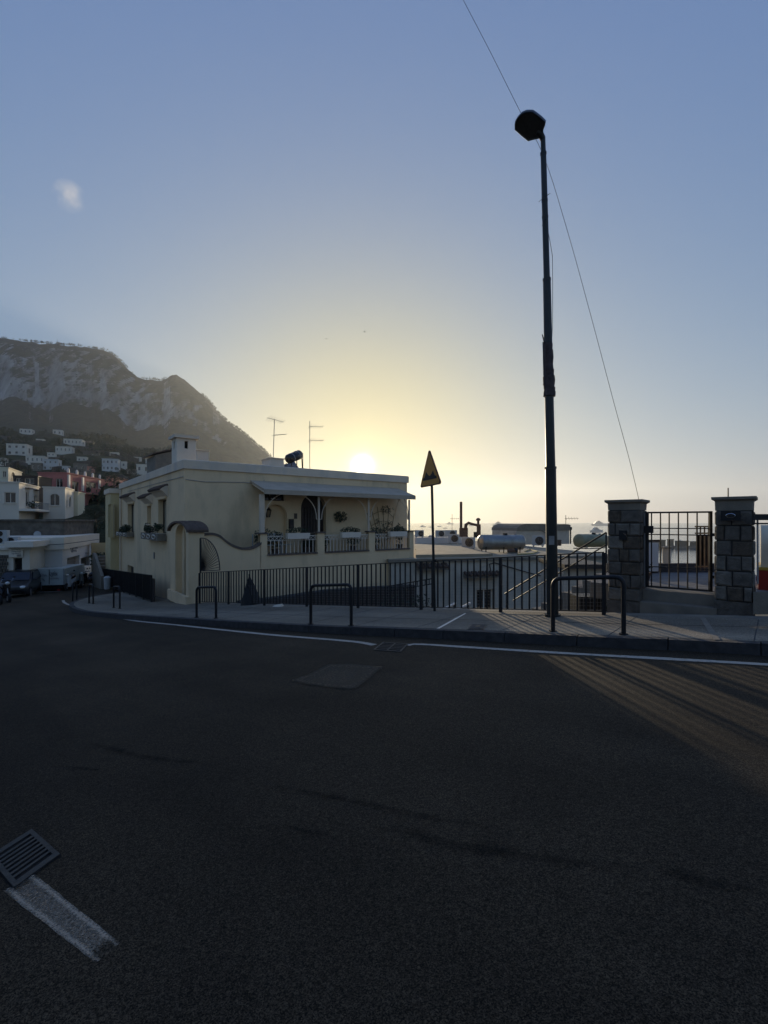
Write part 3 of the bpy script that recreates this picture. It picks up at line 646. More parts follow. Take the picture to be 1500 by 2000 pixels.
# curving garden wall from the arch to the terrace, with its coping
cv = [TE.hit(*q) for q in ((399, 1047), (410, 1045), (420, 1046), (430, 1050), (442, 1060), (455, 1068), (470, 1073), (482, 1074), (495, 1072), (505, 1067), (510, 1063))]
cv = [(U0, cv[0][1])]+cv[1:]; cvs = catmull([(u, z) for u, z in cv], .08)
gw = MB()
for i in range(len(cvs)-1):
    p, q = cvs[i], cvs[i+1]; gw.hexa([TE.pt(p.x, ZB), TE.pt(q.x, ZB), TE.pt(q.x, ZB, -.2), TE.pt(p.x, ZB, -.2), TE.pt(p.x, p.y), TE.pt(q.x, q.y), TE.pt(q.x, q.y, -.2), TE.pt(p.x, p.y, -.2)])
gw.build('curved_wall', M_CREAM, house)
cp = MB().strip([TE.pt(p.x, p.y+.002, .04) for p in cvs], [TE.pt(p.x, p.y+.09, .04) for p in cvs], -TE.n*.28); cp.build('wall_coping', M_COPING, house)
# things on the terrace and its wall
def leafy(name, label, cat, base, clumps, seed, pot=None, flowers=0, group=None):
    r = random.Random(seed); t = thing(name, label, cat, base, group=group); lv = MB()
    for c, rad, cnt, size in clumps: lv.leaves(c, rad, cnt, size, r)
    lv.build('foliage', M_LEAF2, t)
    if pot: pot.build('pot', M_TILE, t, True)
    else: MB().tube([base, Vector(base)+Vector((0, 0, .15))], .02, 5).build('stem', M_BARK, t)
    return t
def pot_mb(p, r=.16, h=.26): return MB().tube([p, p+Vector((0, 0, h*.85)), p+Vector((0, 0, h*.86)), p+Vector((0, 0, h))], [r*.7, r, r*1.12, r*1.12], 10)
zf = zsill-.015
for i, (px, dep, hh, w, lab) in enumerate(((527, .7, .9, .3, 'bushy potted plant at the foot of the wall niche'), (548, .5, .75, .28, 'low potted plant beside the wall niche'), (612, .5, .6, .25, 'small potted plant in front of the dark arched door'),
                                    (640, .4, .55, .25, 'potted plant behind the balusters right of the middle post'), (700, .45, .7, .3, 'potted plant behind the balusters by the thin third post'),
                                    (745, .5, .9, .25, 'potted plant at the foot of the fan trellis'), (790, .4, 1.1, .2, 'tall potted plant at the open end of the terrace'))):
    u = TE.hit(px, 1060)[0]; p = TE.pt(u, zf, -dep)
    leafy('potted_plant', lab, 'plant', p, [(p+Vector((0, 0, .3+hh*.45)), (w*1.3, w*1.3, hh*.5), 190, .13)], 20+i, pot_mb(p), group='potted plants on the terrace')
for px0, px1, lab in ((557, 601, 'long white flower trough hung on the balustrade below the dark door'), (663, 700, 'white trough with a mound of flowers on the middle balustrade'), (757, 790, 'white trough on the balustrade at the open end of the terrace')):
    u0, u1 = TE.hit(px0, 1050)[0], TE.hit(px1, 1050)[0]; c = TE.pt((u0+u1)/2, ZC-.22, .1); r = random.Random(px0)
    t = thing('flower_trough', lab, 'planter', c)
    MB().hexa([TE.pt(u, ZC-.22, o) for u, o in ((u0+.03, .2), (u1-.03, .2), (u1-.03, .02), (u0+.03, .02))]+[TE.pt(u, ZC+.02, o) for u, o in ((u0, .23), (u1, .23), (u1, -.0), (u0, -.0))]).build('trough', M_WHITE, t)
    lv = MB()
    for k in range(8): lv.leaves(TE.pt(lrp(u0+.1, u1-.1, k/7), ZC+.08+.07*math.sin(k*.45), .1), (.13, .13, .1+.04*r.random()), 34, .09, r)
    lv.build('foliage', M_LEAF2, t)
p = FR.pt(FR.hit(661, 1010)[0], FR.hit(661, 1010)[1], .18); r = random.Random(5)
t = thing('hanging_basket', 'dark hanging basket of trailing leaves on the terrace wall', 'plant', p)
MB().leaves(p, (.36, .2, .26), 260, .11, r).build('foliage', M_LEAF2, t); MB().tube([p-TE.n*.18, p+Vector((0, 0, .28))-TE.n*.17, p+Vector((0, 0, .26))], .012, 5).build('bracket', M_BLACK, t)
b0 = FR.hit(748, 1042); t = thing('fan_trellis', 'wooden fan trellis with a dry climber against the terrace wall', 'trellis', FR.pt(b0[0], zf, .1)); r = random.Random(9)
tops = [FR.hit(px, py) for px, py in ((715, 1002), (724, 995), (735, 990), (746, 988), (757, 992), (768, 1003))]
for k, (u, z) in enumerate(tops): MB().bar(FR.pt(lrp(b0[0]-.3, b0[0]+.3, k/5), zf, .08), FR.pt(u, z, .08), .03, .02).build('slat', M_WOOD, t)
for f in (.4, .65, .88): MB().tube([FR.pt(lrp(lrp(b0[0]-.3, b0[0]+.3, k/5), u, f), lrp(zf, z, f), .1) for k, (u, z) in enumerate(tops)], .012, 5).build('cross_slat', M_WOOD, t)
lv = MB()
for k in range(7): lv.leaves(FR.pt(b0[0]+r.uniform(-.55, .55), r.uniform(zf+.6, zf+1.5), .12), (.22, .1, .2), 26, .1, r)
lv.leaves(FR.pt(b0[0]+.1, tops[3][1]-.2, .12), (.4, .12, .25), 90, .1, r); lv.build('climber', M_LEAF2, t)['kind'] = 'stuff'
q = FR.hit(577, 1008); tag(MB().box(FR.pt(*q, .02), (.14, .03, .24), A).build('wall_plaque', M_COPING), 'small brown plaque on the wall left of the dark door', 'plaque')
q = FR.hit(567.5, 1023); t = thing('letter_box', 'dark letter box on the terrace wall below a small plaque', 'letter box', FR.pt(*q)); MB().box(FR.pt(q[0], q[1], .07), (.2, .12, .42), A).build('body', M_DARKWOOD, t); MB().box(FR.pt(q[0], q[1]+.1, .135), (.14, .006, .03), A).build('slot', M_BLACK, t)
q = FR.hit(526, 1003); t = thing('wall_lantern', 'iron wall lantern in the arched niche of the terrace', 'lantern', FR.pt(q[0], q[1], -.28))
for k in range(6):
    an = k*math.pi/3; c = FR.pt(q[0], q[1], -.12); e = Vector((math.cos(an), math.sin(an), 0)); MB().bar(c+e*.07-Vector((0, 0, .16)), c+e*.13+Vector((0, 0, .14)), .02).build('bar', M_BLACK, t)
MB().tube([FR.pt(q[0], q[1]+.14, -.12), FR.pt(q[0], q[1]+.2, -.12), FR.pt(q[0], q[1]+.3, -.12)], [.17, .1, .01], 6).build('cap', M_BLACK, t); MB().bar(FR.pt(q[0], q[1]+.22, -.28), FR.pt(q[0], q[1]+.22, -.14), .03).build('arm', M_BLACK, t)
# grey storage box and white bench behind the left balustrade
u = TE.hit(545, 1070)[0]; p = TE.pt(u, zf, -.75); t = thing('garden_bench', 'pale slatted bench behind the balusters of the left bay', 'bench', p)
for k in range(4): MB().box(p+Vector((0, 0, .42))-B*(.05+.11*k), (1.5, .09, .03), A).build('seat_slat', M_PLASTIC, t)
for k in range(3): MB().box(p+Vector((0, 0, .58+.13*k))-B*-.48, (1.5, .03, .09), A).build('back_slat', M_PLASTIC, t)
for k in (-.65, .65):
    MB().box(p+A*k+Vector((0, 0, .2)), (.05, .05, .4), A).build('leg', M_PLASTIC, t); MB().box(p+A*k+B*.45+Vector((0, 0, .43)), (.05, .05, .86), A).build('leg', M_PLASTIC, t)

u = VL-.6; MB().tube([LF.pt(u, ZF-.05, .05), LF.pt(u, ZF-.3, .09), LF.pt(u, -3.2, .09)], .05, 8).build('drainpipe', M_FASCIA, house, 'auto')
MB().tube([FR.pt(.05, ZF-.42, .02)]+[FR.pt(uu, ZF-.45-.03*math.sin(uu*2.1), .02) for uu in (.8, 1.6, 2.4, 3.2)]+[FR.pt(3.25, zc1+.05, .02)], .012, 5).build('cable', M_GREYMET, house)
MB().tube([LF.pt(uu, ZF-.3-.02*math.sin(uu*3), .02) for uu in (.1, 2, 4, 6, 8, 10, 12)], .011, 5).build('cable', M_GREYMET, house)
# --- gateway arch
GW = Plane(PC, B, -1); gb = S(*sn(PC)).z+SW-.05                # faces the street; u runs down the street
gate = thing('gateway_arch', 'cream gateway arch with a small tiled roof standing on the pavement at the house corner', 'gateway', PC)
GWID = GW.hit(333, 1100)[0]; o0, o1 = GW.hit(363, 1100)[0], GW.hit(342.5, 1100)[0]
ze = GW.hit(366, 1034)[1]; ztop = GW.hit(350, 1017)[1]; zin = GW.hit(352, 1024)[1]; r = (o1-o0)/2; zsp = zin-r*.62
n = 16; TH = .56; cm_ = (o0+o1)/2
arc = [(cm_-r*math.cos(math.pi*k/n), zsp+(zin-zsp)*math.sin(math.pi*k/n)) for k in range(n+1)]
ro = GWID/2; co = GWID/2
outer = [(co-ro*math.cos(math.pi*k/n), ze-.12+(ztop-ze+.02)*math.sin(math.pi*k/n)**1.25) for k in range(n+1)]
mb = MB()
for (ua, ub) in ((0, o0), (o1, GWID)): mb.hexa([GW.pt(u, z, -w) for z in (gb-.3, zsp) for u, w in ((ua, 0), (ub, 0), (ub, TH), (ua, TH))])
full_in = [(0, zsp)]+[(u, z) for u, z in arc]+[(GWID, zsp)]; full_out = [outer[0]]+outer+[outer[-1]]
mb.strip([GW.pt(u, z) for u, z in full_in], [GW.pt(u, max(z, zsp+.02)) for u, z in full_out], -GW.n*TH)
mb.build('arch', M_CREAM, gate, 'auto')
for k in range(5):                                              # five courses of curved tiles
    f0, f1 = -.1+(TH+.2)*k/5, -.1+(TH+.2)*(k+1)/5+.02; mb = MB()
    A1 = [(co-(ro+.12)*math.cos(math.pi*j/n), outer[j][1]+.015) for j in range(n+1)]; A2 = [(co-(ro+.13)*math.cos(math.pi*j/n), outer[j][1]+.09) for j in range(n+1)]
    mb.strip([GW.pt(u, z, -f0) for u, z in A1], [GW.pt(u, z+.012*(k % 2), -f0) for u, z in A2], -GW.n*(f1-f0)); mb.build('roof_tile', M_TILE, gate)
dr = MB().prism([GW.pt(o0, gb+.12, -.34)]+[GW.pt(u, z, -.34) for u, z in arc]+[GW.pt(o1, gb+.12, -.34)], -GW.n*.05); dl = dr.build('door', mat('sage_door', (.24, .215, .14), .7, .15, 2, .2, 40), gate)
MB().box(GW.pt(cm_-.2, gb+1.1, -.31), (.05, .06, .16), B).build('handle', M_BLACK, dl)
MB().box(GW.pt(cm_, gb+.06, -.18), (o1-o0-.01, .5, .14), B).build('step', M_CEMENT, gate)
MB().box(GW.pt((GWID)/2, gb+.12, .05), (GWID+.1, .12, .4), B).build('plinth', M_CREAM, gate)

# --- lower wing behind the house
LW = Plane(LF.pt(VL, 0, .55), B, -1); v1 = LW.hit(206, 980)[0]; wz = LW.hit(232, 958)[1]
wing = thing('yellow_wing', 'lower yellow annexe adjoining the far end of the cream house', 'house', LW.pt(0, -2.6))
mb = MB(); hW = LW.rect(211, 985, 217, 1050); wall(mb, LW, 0, v1, -7, wz, [hW], .2)
WF = Plane(LW.pt(0, 0), A); wall(mb, WF, 0, 6, -7, wz); wall(mb, Plane(LW.pt(v1, 0), A), 0, 6, -7, wz); mb.build('wall', M_CREAM2, wing)
pane(wing, LW, hW, .18, M_GLASS, 'window', M_WHITE, 0)
MB().hexa([LW.pt(-.1, wz, .08), LW.pt(v1+.1, wz, .08), LW.pt(v1+.1, wz, -6), LW.pt(-.1, wz, -6), LW.pt(-.1, wz+.3, .08), LW.pt(v1+.1, wz+.3, .08), LW.pt(v1+.1, wz+.3, -6), LW.pt(-.1, wz+.3, -6)]).build('parapet', M_FASCIA, wing)
# outside stair with white side wall at the end of the house
SP = Plane(LF.pt(VL-.2, 0, .9), B, -1)
st = thing('outside_stair', 'white masonry outside stair against the far end of the cream house', 'stair', SP.pt(0, gs(sn(SP.pt(0, 0))[0])+SW))
q = [SP.hit(*k) for k in ((205, 1066), (212, 1100), (215, 1165), (200, 1165), (200, 1066))]
for k in range(9):
    u = lrp(0.2, 4.6, k/8); MB().box(SP.pt(u, st.location.z+.1+.09*k, -.42), (.5, .8, .2+.18*k), B).build('step', M_CEMENT, st)
sp_ = [SP.pt(-.2, st.location.z-.1, .04), SP.pt(4.3, st.location.z-.4, .04), SP.pt(4.3, st.location.z+1.9, .04), SP.pt(3.6, st.location.z+1.9, .04), SP.pt(-.2, st.location.z+.7, .04)]
MB().prism(sp_, SP.n*.16).build('side_wall', M_CEMENT, st)
# --- on the roof
def roof_pt(px, py, v): pl = Plane(FR.pt(0, 0, -v), A); u, z = pl.hit(px, py); return pl, u, z
pl, u0, zt_ = roof_pt(342, 860, 1.3); u1 = pl.hit(386, 860)[0]; ztop_ = pl.hit(364, 850)[1]; w = u1-u0
ch = thing('chimney', 'square white chimney stack with slotted head on the house roof', 'chimney', pl.pt((u0+u1)/2, ZT-.28))
hs = [(w*.36, w*.5, ztop_-.52, ztop_-.2)]
cpn = Plane(pl.pt(u0+.06, 0), A); cps = Plane(pl.pt(u0+.06, 0), B, -1); cw = w-.12
mb = MB(); wall(mb, cpn, 0, cw, ZT-.35, ztop_-.14, [(cw*.4, cw*.58, ztop_-.55, ztop_-.24)], .12); wall(mb, cps, 0, .8, ZT-.35, ztop_-.14, [(.3, .5, ztop_-.55, ztop_-.24)], .12)
wall(mb, Plane(cpn.pt(cw, 0), B), 0, .8, ZT-.35, ztop_-.14); wall(mb, Plane(cps.pt(.8, 0), A), 0, cw, ZT-.35, ztop_-.14); mb.build('stack', M_WHOUSE, ch)
MB().box(cpn.pt(cw/2, ztop_-.42, -.4), (cw-.26, .5, .4), A).build('flue', M_VOID, ch)
MB().box(cpn.pt(cw/2, ztop_-.07, -.4), (cw+.22, 1.02, .13), A).build('cap', M_FASCIA, ch)
def hip(name, label, px0, px1, py, v, D, m=M_WHOUSE, slope=0):
    pl, u0, z = roof_pt(px0, py, v); u1 = pl.hit(px1, py)[0]; t = thing(name, label, 'roof structure', pl.pt((u0+u1)/2, ZT-.28))
    MB().hexa([pl.pt(u, ZT-.3, -d) for u, d in ((u0, 0), (u1, 0), (u1, D), (u0, D))]+[pl.pt(u, zz, -d) for u, d, zz in ((u0+slope, 0, z), (u1-slope, 0, z), (u1-slope, D, z), (u0+slope, D, z))]).build('wall', m, t)
    MB().box(pl.pt((u0+u1)/2, z+.02, -D/2), (u1-u0-2*slope+.08, D+.08, .05), A).build('cover', M_FASCIA, t)
    return t
hip('stair_head', 'rough white stair head next to the chimney on the house roof', 386, 408, 880, 3.0, 1.4)
hip('roof_cistern', 'low white masonry cistern on the roof beside the solar heater', 526, 557, 895, 1.0, 1.0, slope=.08)
tz = ZT-.28; pl, u, z = roof_pt(325, 890, 6.0); t = thing('lean_to', 'sloping grey lean-to roof behind the chimney', 'roof structure', pl.pt(u, tz))
MB().hexa([pl.pt(u+k, tz, -d) for k, d in ((-.5, 0), (1.2, 0), (1.2, 2), (-.5, 2))]+[pl.pt(u+k, zz, -d) for k, d, zz in ((-.5, 0, z), (1.2, 0, z+.55), (1.2, 2, z+.55), (-.5, 2, z))]).build('wall', M_CEMENT, t)
MB().hexa([pl.pt(u+k, zz, -d) for k, d, zz in ((-.65, -.1, z+.01), (1.3, -.1, z+.62), (1.3, 2.1, z+.62), (-.65, 2.1, z+.01))]+[pl.pt(u+k, zz, -d) for k, d, zz in ((-.65, -.1, z+.08), (1.3, -.1, z+.69), (1.3, 2.1, z+.69), (-.65, 2.1, z+.08))]).build('roof', M_TILE, t)
# solar water heater: tilted drum above a panel on a frame
pl, uA, zA = roof_pt(562, 897, 2.2); uB, zB_ = pl.hit(588, 887)
sh = thing('solar_water_heater', 'dark drum solar water heater tilted on the house roof', 'water heater', pl.pt((uA+uB)/2, tz))
d_ = pl.pt(uB, zB_, -.2)-pl.pt(uA, zA, .1); e_ = d_.normalized()
a_, b_ = pl.pt(uA, zA, .1), pl.pt(uB, zB_, -.2)
MB().tube([a_-e_*.12, a_-e_*.05, a_, b_, b_+e_*.05, b_+e_*.12], [.1, .2, .235, .235, .2, .1], 14).build('drum', M_CARBLK, sh, True)
for f in (.25, .75): c = lrp(a_, b_, f); MB().tube([c-e_*.02, c+e_*.02], .245, 14).build('band', M_GREYMET, sh)
pn = MB().hexa([p+Vector((0, 0, h)) for h in (0, .07) for p in (pl.pt(uA-.05, tz+.12, .3), pl.pt(uB+.1, tz+.12, .1), pl.pt(uB+.1, zB_-.35, -.9), pl.pt(uA-.05, zA-.3, -.5))]); pn.build('collector_panel', M_GLASS, sh)
for c in (a_, b_):
    for s_ in (-.16, .16): MB().bar(Vector((c.x+s_, c.y+.1, tz)), Vector((c.x+s_*.8, c.y+.05, c.z-.2)), .04).build('leg', M_BLACK, sh)
MB().tube([b_+e_*.1, b_+e_*.3, Vector((b_.x+e_.x*.32, b_.y+e_.y*.32, tz))], .018, 6).build('pipe', M_BLACK, sh)
def aerial(name_label, px, ytop, v, booms, base_z, lean=0, pole_r=.018):
    pl, u, z = roof_pt(px, ytop, v); p0 = pl.pt(u, base_z); p1 = pl.pt(u+lean, z)
    t = thing('tv_aerial', name_label, 'aerial', p0); MB().tube([p0, p1], pole_r, 6).build('mast', M_GREYMET, t)
    for by, x0, x1, tilt, elems, eh in booms:
        zb = pl.hit(px, by)[1]; ua, ub = pl.hit(x0, by)[0], pl.hit(x1, by)[0]
        a, b = pl.pt(ua, zb-tilt/2), pl.pt(ub, zb+tilt/2, .1); bo = MB().tube([a, b], .011, 5).build('boom', M_GREYMET, t)
        for k in range(elems):
            c = lrp(a, b, (k+.5)/elems); MB().tube([c-Vector((.12, .05, eh*(1-.4*k/elems))), c+Vector((.12, .05, eh*(1-.4*k/elems)))], .006, 4).build('element', M_GREYMET, bo)
aerial('thin tv aerial with two booms above the roof cistern', 533, 818, 2.0, [(820, 522, 552, -.12, 7, .14), (848, 533, 557, .1, 5, .05)], tz+.3, .08)
aerial('straight tv aerial with two short comb booms next to the solar heater', 605, 822, 3.0, [(832, 603, 629, .06, 6, .14), (859, 603, 630, .05, 6, .13)], tz)

# ================================================================== STREET FURNITURE
# --- railing along the pavement: every bar its own piece
def railing(label, p_pts, hgt, spacing, post_every, mesh_from=None, bar_w=.026):
    t = thing('iron_railing', label, 'railing', p_pts[0]); Ls = [0]
    for a, b in zip(p_pts, p_pts[1:]): Ls.append(Ls[-1]+(b-a).length)
    def at(l):
        for i in range(1, len(Ls)):
            if l <= Ls[i]+1e-6: return lrp(p_pts[i-1], p_pts[i], (l-Ls[i-1])/(Ls[i]-Ls[i-1]))
        return p_pts[-1].copy()
    tr, br = MB(), MB()
    for i in range(len(p_pts)-1):
        a, b = p_pts[i], p_pts[i+1]
        tr.bar(a+Vector((0, 0, hgt)), b+Vector((0, 0, hgt)), .035, .02); br.bar(a+Vector((0, 0, .06)), b+Vector((0, 0, .06)), .035, .015)
    tr.build('top_rail', M_BLACK, t); br.build('bottom_rail', M_BLACK, t)
    d = (p_pts[-1]-p_pts[0]); d.z = 0; d.normalize()
    bm = MB().box((0, 0, (hgt+.05)/2), (bar_w, bar_w, hgt-.075), d).mesh('bar', M_BLACK); pm = MB().box((0, 0, hgt/2-.05), (.055, .055, hgt+.08), d).mesh('post', M_BLACK)
    l = 0; k = 0
    while l < Ls[-1]:
        p = at(l)-t.location
        if k % post_every == 0: inst('post', pm, t, p)
        else: inst('bar', bm, t, p)
        l += spacing; k += 1
    inst('post', pm, t, p_pts[-1]-t.location)
    if mesh_from is not None:
        wm = MB(); n = int(Ls[-1]/.06); back = Vector((-d.y, d.x, 0))*.03
        if back.y < 0: back = -back
        for k in range(n+1):
            p = at(Ls[-1]*k/n)+back; wm.bar(p+Vector((0, 0, .07)), p+Vector((0, 0, .62)), .0028)
        for j in range(9):
            z = .08+.065*j
            for i in range(len(p_pts)-1): wm.bar(p_pts[i]+back+Vector((0, 0, z)), p_pts[i+1]+back+Vector((0, 0, z)), .0028)
        wm.build('wire_mesh', M_GREYMET, t)['kind'] = 'stuff'
    return t
f_pts = [on_walk(*q) for q in ((1186, 1197), (1000, 1195.5), (850, 1192), (620, 1186), (500, 1182), (390, 1178.5))]
fsn = [sn(p) for p in f_pts]; f_pts = [S(s, 8.93, SW) for s, n in fsn]
rail = railing('long black iron railing with wire mesh between the stone pillar and the arch', f_pts, 1.1, .152, 13, mesh_from=1)
# fan-shaped grille above its end
fe = f_pts[-1]; dr_ = (f_pts[-2]-f_pts[-1]).normalized(); o_ = fe+dr_*.06+Vector((0, 0, 1.16)); Rf = 1.18
fan = thing('fan_grille', 'quarter-circle fan of thin iron rods above the railing next to the arch', 'grille', o_)
MB().tube([o_+dr_*Rf*1.08*math.sin(t*math.pi/40)+Vector((0, 0, Rf*math.cos(t*math.pi/40))) for t in range(21)], .017, 6).build('rim', M_BLACK, fan)
MB().bar(o_-Vector((0, 0, .05)), o_+Vector((0, 0, Rf)), .045).build('upright', M_BLACK, fan); MB().bar(o_, o_+dr_*Rf*1.08, .025).build('base_rail', M_BLACK, fan)
for k in range(1, 17): q = k*math.pi/34; MB().tube([o_+dr_*.03, o_+dr_*Rf*1.06*math.sin(q)+Vector((0, 0, Rf*.98*math.cos(q)))], .012, 4).build('rod', M_BLACK, fan)
# railing of the sunken yard beside the house
g_pts = [LF.pt(LF.hit(px, 1150)[0], 0, .75) for px in (334, 285, 217)]
g_pts = [S(*sn(p), SW) for p in g_pts]
railing('dark railing round the sunken yard between the arch and the outside stair', g_pts, 1.1, .15, 11)
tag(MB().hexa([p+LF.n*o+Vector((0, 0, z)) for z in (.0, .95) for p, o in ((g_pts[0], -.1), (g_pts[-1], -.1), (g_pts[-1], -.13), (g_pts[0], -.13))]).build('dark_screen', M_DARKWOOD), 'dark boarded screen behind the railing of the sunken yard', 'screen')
p = lrp(g_pts[0], g_pts[-1], .62)+LF.n*.28; tag(MB().tube([p, p+Vector((0, 0, .05)), p+Vector((0, 0, .62)), p+Vector((0, 0, .66)), p+Vector((0, 0, .75))], [.15, .17, .19, .2, .1], 12).build('white_bin', M_PLASTIC, smooth='auto'), 'pale round bin standing against the dark railing', 'bin')
# retaining wall under the railing
mb = MB(); ss = [-2, 2, 6, 10, 14, 17.5]
for a, b in zip(ss, ss[1:]): mb.hexa([S(a, 8.98, 0)*1 for _ in ()]+[Vector((*S(k, n).xy, z if z else S(k, n, SW-.002).z)) for z in (-8, 0) for k, n in ((a, 8.97), (b, 8.97), (b, 9.22), (a, 9.22))])
tag(mb.build('retaining_wall', M_CEMENT), 'retaining wall under the pavement railing', 'wall')
# --- hoop barriers on the kerb side
HOOPS = [((1080, 1233), (1218, 1239), 1131, 'black hoop barrier standing in front of the lamp post'),
         ((607, 1219), (686, 1222), 1138, 'black hoop barrier on the kerb across from the solar heater side of the terrace'),
         ((384, 1206), (422, 1207.5), 1147, 'black hoop barrier on the kerb in front of the gateway arch'),
         ((222, 1187), (234, 1188.5), 1146, 'narrow-looking hoop barrier on the kerb by the sunken yard railing'),
         ((174, 1178), (182, 1179), 1134, 'hoop barrier at the bend of the pavement by the outside stair'),
         ((142, 1172), (150, 1170), 1133, 'hoop barrier at the tip of the pavement where the kerb turns')]
for (l, r_, ty, lab) in HOOPS:
    a, b = on_walk(*l), on_walk(*r_)
    if (b-a).length > 1.3: b = a+(b-a).normalized()*1.0; b.z = gz(b.x, b.y)+SW
    H = .8; R_ = .11
    t = thing('hoop_barrier', lab, 'barrier', (a+b)/2, group='hoop barriers along the kerb'); d = (b-a); up = Vector((0, 0, 1)); dn = d.normalized()
    pts = [a-up*.05, a+up*(H-R_)]+[a+up*(H-R_)+dn*R_*(1-math.cos(q))+up*R_*math.sin(q) for q in (.4, .8, 1.2, 1.57)]+[b+up*(H-R_)-dn*R_*(1-math.cos(q))+up*R_*math.sin(q) for q in (1.57, 1.2, .8, .4)]+[b+up*(H-R_), b-up*.05]
    MB().tube(pts, .032, 10).build('hoop', M_BLACK, t, 'auto')
    for p in (a, b): MB().tube([p, p+up*.012], .06, 10).build('foot_plate', M_BLACK, t)
# --- lamp post
lb = on_walk(1079.5, 1203); YL = lb.y
lamp = thing('street_lamp', 'tall dark stepped lamp post with a tilted floodlight head', 'street lamp', lb)
def LP(py, dx=0): return P(interp([(270, 1060.5), (545, 1068), (915, 1075.5), (1203, 1079.5)], py)+dx, py, YL)
for (y0, y1, r0, r1) in ((1206, 913, .102, .094), (915, 545, .083, .068), (547, 300, .056, .05), (302, 268, .044, .042)):
    MB().tube([LP(y0), LP(y1)], [r0, r1], 16).build('pole_section', M_LAMPPOST, lamp, 'auto')
for yy, rr in ((914, .105), (546, .074), (300, .058), (392, .057), (424, .058)): MB().tube([LP(yy+2), LP(yy-2)], rr, 14).build('collar', M_LAMPPOST, lamp)
MB().tube([LP(1206), LP(1199)], .14, 16).build('base_flange', M_LAMPPOST, lamp)
MB().box(LP(1055, -4)-Vector((0, .1, 0)), (.09, .03, .16)).build('hatch', M_GREYMET, lamp)
hc = P(1034, 247, YL-.1); nl_ = (Vector((0, -1, 0))*.55+Vector((-.25, 0, -.8))).normalized()
def hp(px, py, off=0):
    r = ray(px, py); t = (hc-Vector((0, 0, CZ))).dot(nl_)/r.dot(nl_); q = r*t; q.z += CZ; return q+nl_*off
oc = [(122, 255), (128, 225), (150, 190), (190, 150), (230, 133), (295, 132), (335, 160), (380, 195), (420, 235), (415, 265), (398, 310), (395, 350), (370, 392), (320, 402), (250, 420), (190, 372), (122, 310)]
oc = [(980+x/4.877, 190+y/4.877) for x, y in oc]; cx_, cy_ = sum(p[0] for p in oc)/len(oc), sum(p[1] for p in oc)/len(oc)
def ringh(k, off): return [hp(cx_+(x-cx_)*k, cy_+(y-cy_)*k, off) for x, y in oc]
mb = MB(); rings = [ringh(.86, 0), ringh(.97, .02), ringh(1, 0), ringh(.98, -.1), ringh(.8, -.2), ringh(.45, -.26)]; n = len(oc)
for q in rings: mb.v += q
for i in range(len(rings)-1):
    for k in range(n): mb.f.append((i*n+k, i*n+(k+1) % n, (i+1)*n+(k+1) % n, (i+1)*n+k))
mb.f.append(tuple((len(rings)-1)*n+k for k in range(n))); hd = mb.build('lamp_head', M_LAMPPOST, lamp, 'auto')
MB().add(ringh(.87, .004), [tuple(range(n))]).build('lens', mat('dusty_lens', (.03, .03, .028), .35, .3, 20, .1, 30), hd)
MB().tube([LP(272), P(1056, 262, YL-.03), P(1048, 258, YL-.05)], [.05, .055, .045], 10).build('bracket', M_LAMPPOST, lamp, 'auto')
# remains of tape and a torn sleeve round the post
rt = random.Random(4); mb = MB()
for (y0, y1, rr) in ((672, 735, .085), (735, 772, .1)):
    for k in range(5):
        a, b = lrp(y0, y1, k/5), lrp(y0, y1, (k+1)/5); mb.tube([LP(a, rt.uniform(-1, 1)), LP(b+2, rt.uniform(-1, 1))], [rr*rt.uniform(.93, 1.1), rr*rt.uniform(.9, 1.12)], 9)
mb.build('torn_sleeve', M_TAPE, lamp)
MB().hexa([P(1061.5, 668, YL-.09), P(1066, 672, YL-.09), P(1066, 672, YL-.1), P(1061.5, 668, YL-.1), P(1058, 653, YL-.09), P(1060, 653, YL-.09), P(1060, 653, YL-.1), P(1058, 653, YL-.1)]).build('torn_strip', M_TAPE, lamp)
MB().hexa([P(1061, 735, YL-.09), P(1066, 735, YL-.09), P(1066, 735, YL-.1), P(1061, 735, YL-.1), P(1059.5, 668, YL-.09), P(1066, 668, YL-.09), P(1066, 668, YL-.1), P(1059.5, 668, YL-.1)]).build('torn_strip', M_TAPE, lamp)
for (ya, dx, yb) in ((390, -14, 399), (388, 9, 382), (424, -9, 446), (426, -4, 440), (738, -12, 744), (768, -11, 778)):
    MB().tube([LP(ya)-Vector((0, .05, 0)), LP((ya+yb)/2, dx*.6)-Vector((0, .08, 0)), LP(yb, dx)-Vector((0, .06, 0))], [.006, .005, .004], 4).build('cable_tie', M_BLACK, lamp)
MB().tube([P(*q, YL+.02) for q in ((1068, 440), (1074, 470), (1079, 500), (1079.5, 560), (1079, 640), (1077, 690), (1074, 730))], .005, 4).build('loose_wire', M_BLACK, lamp)
# overhead wire: slung past the lamp and down to the gate pillar
wp = catmull([tuple(P(*q)) for q in ((880, -50, 9.4), (905, 0, 9.3), (960, 106, 9.1), (1015, 216, 8.9), (1062, 305, YL+.1), (1108, 450, 8.75), (1155, 620, 8.75), (1200, 790, 8.7), (1230, 900, 8.7), (1248, 977, 8.7))], .25)
tag(MB().tube(wp, .0045, 5).build('overhead_wire', mat('wire_grey', (.12, .12, .13), .6, .1, 5, 0)), 'thin wire slung from above past the lamp head down to the stone pillar', 'wire')
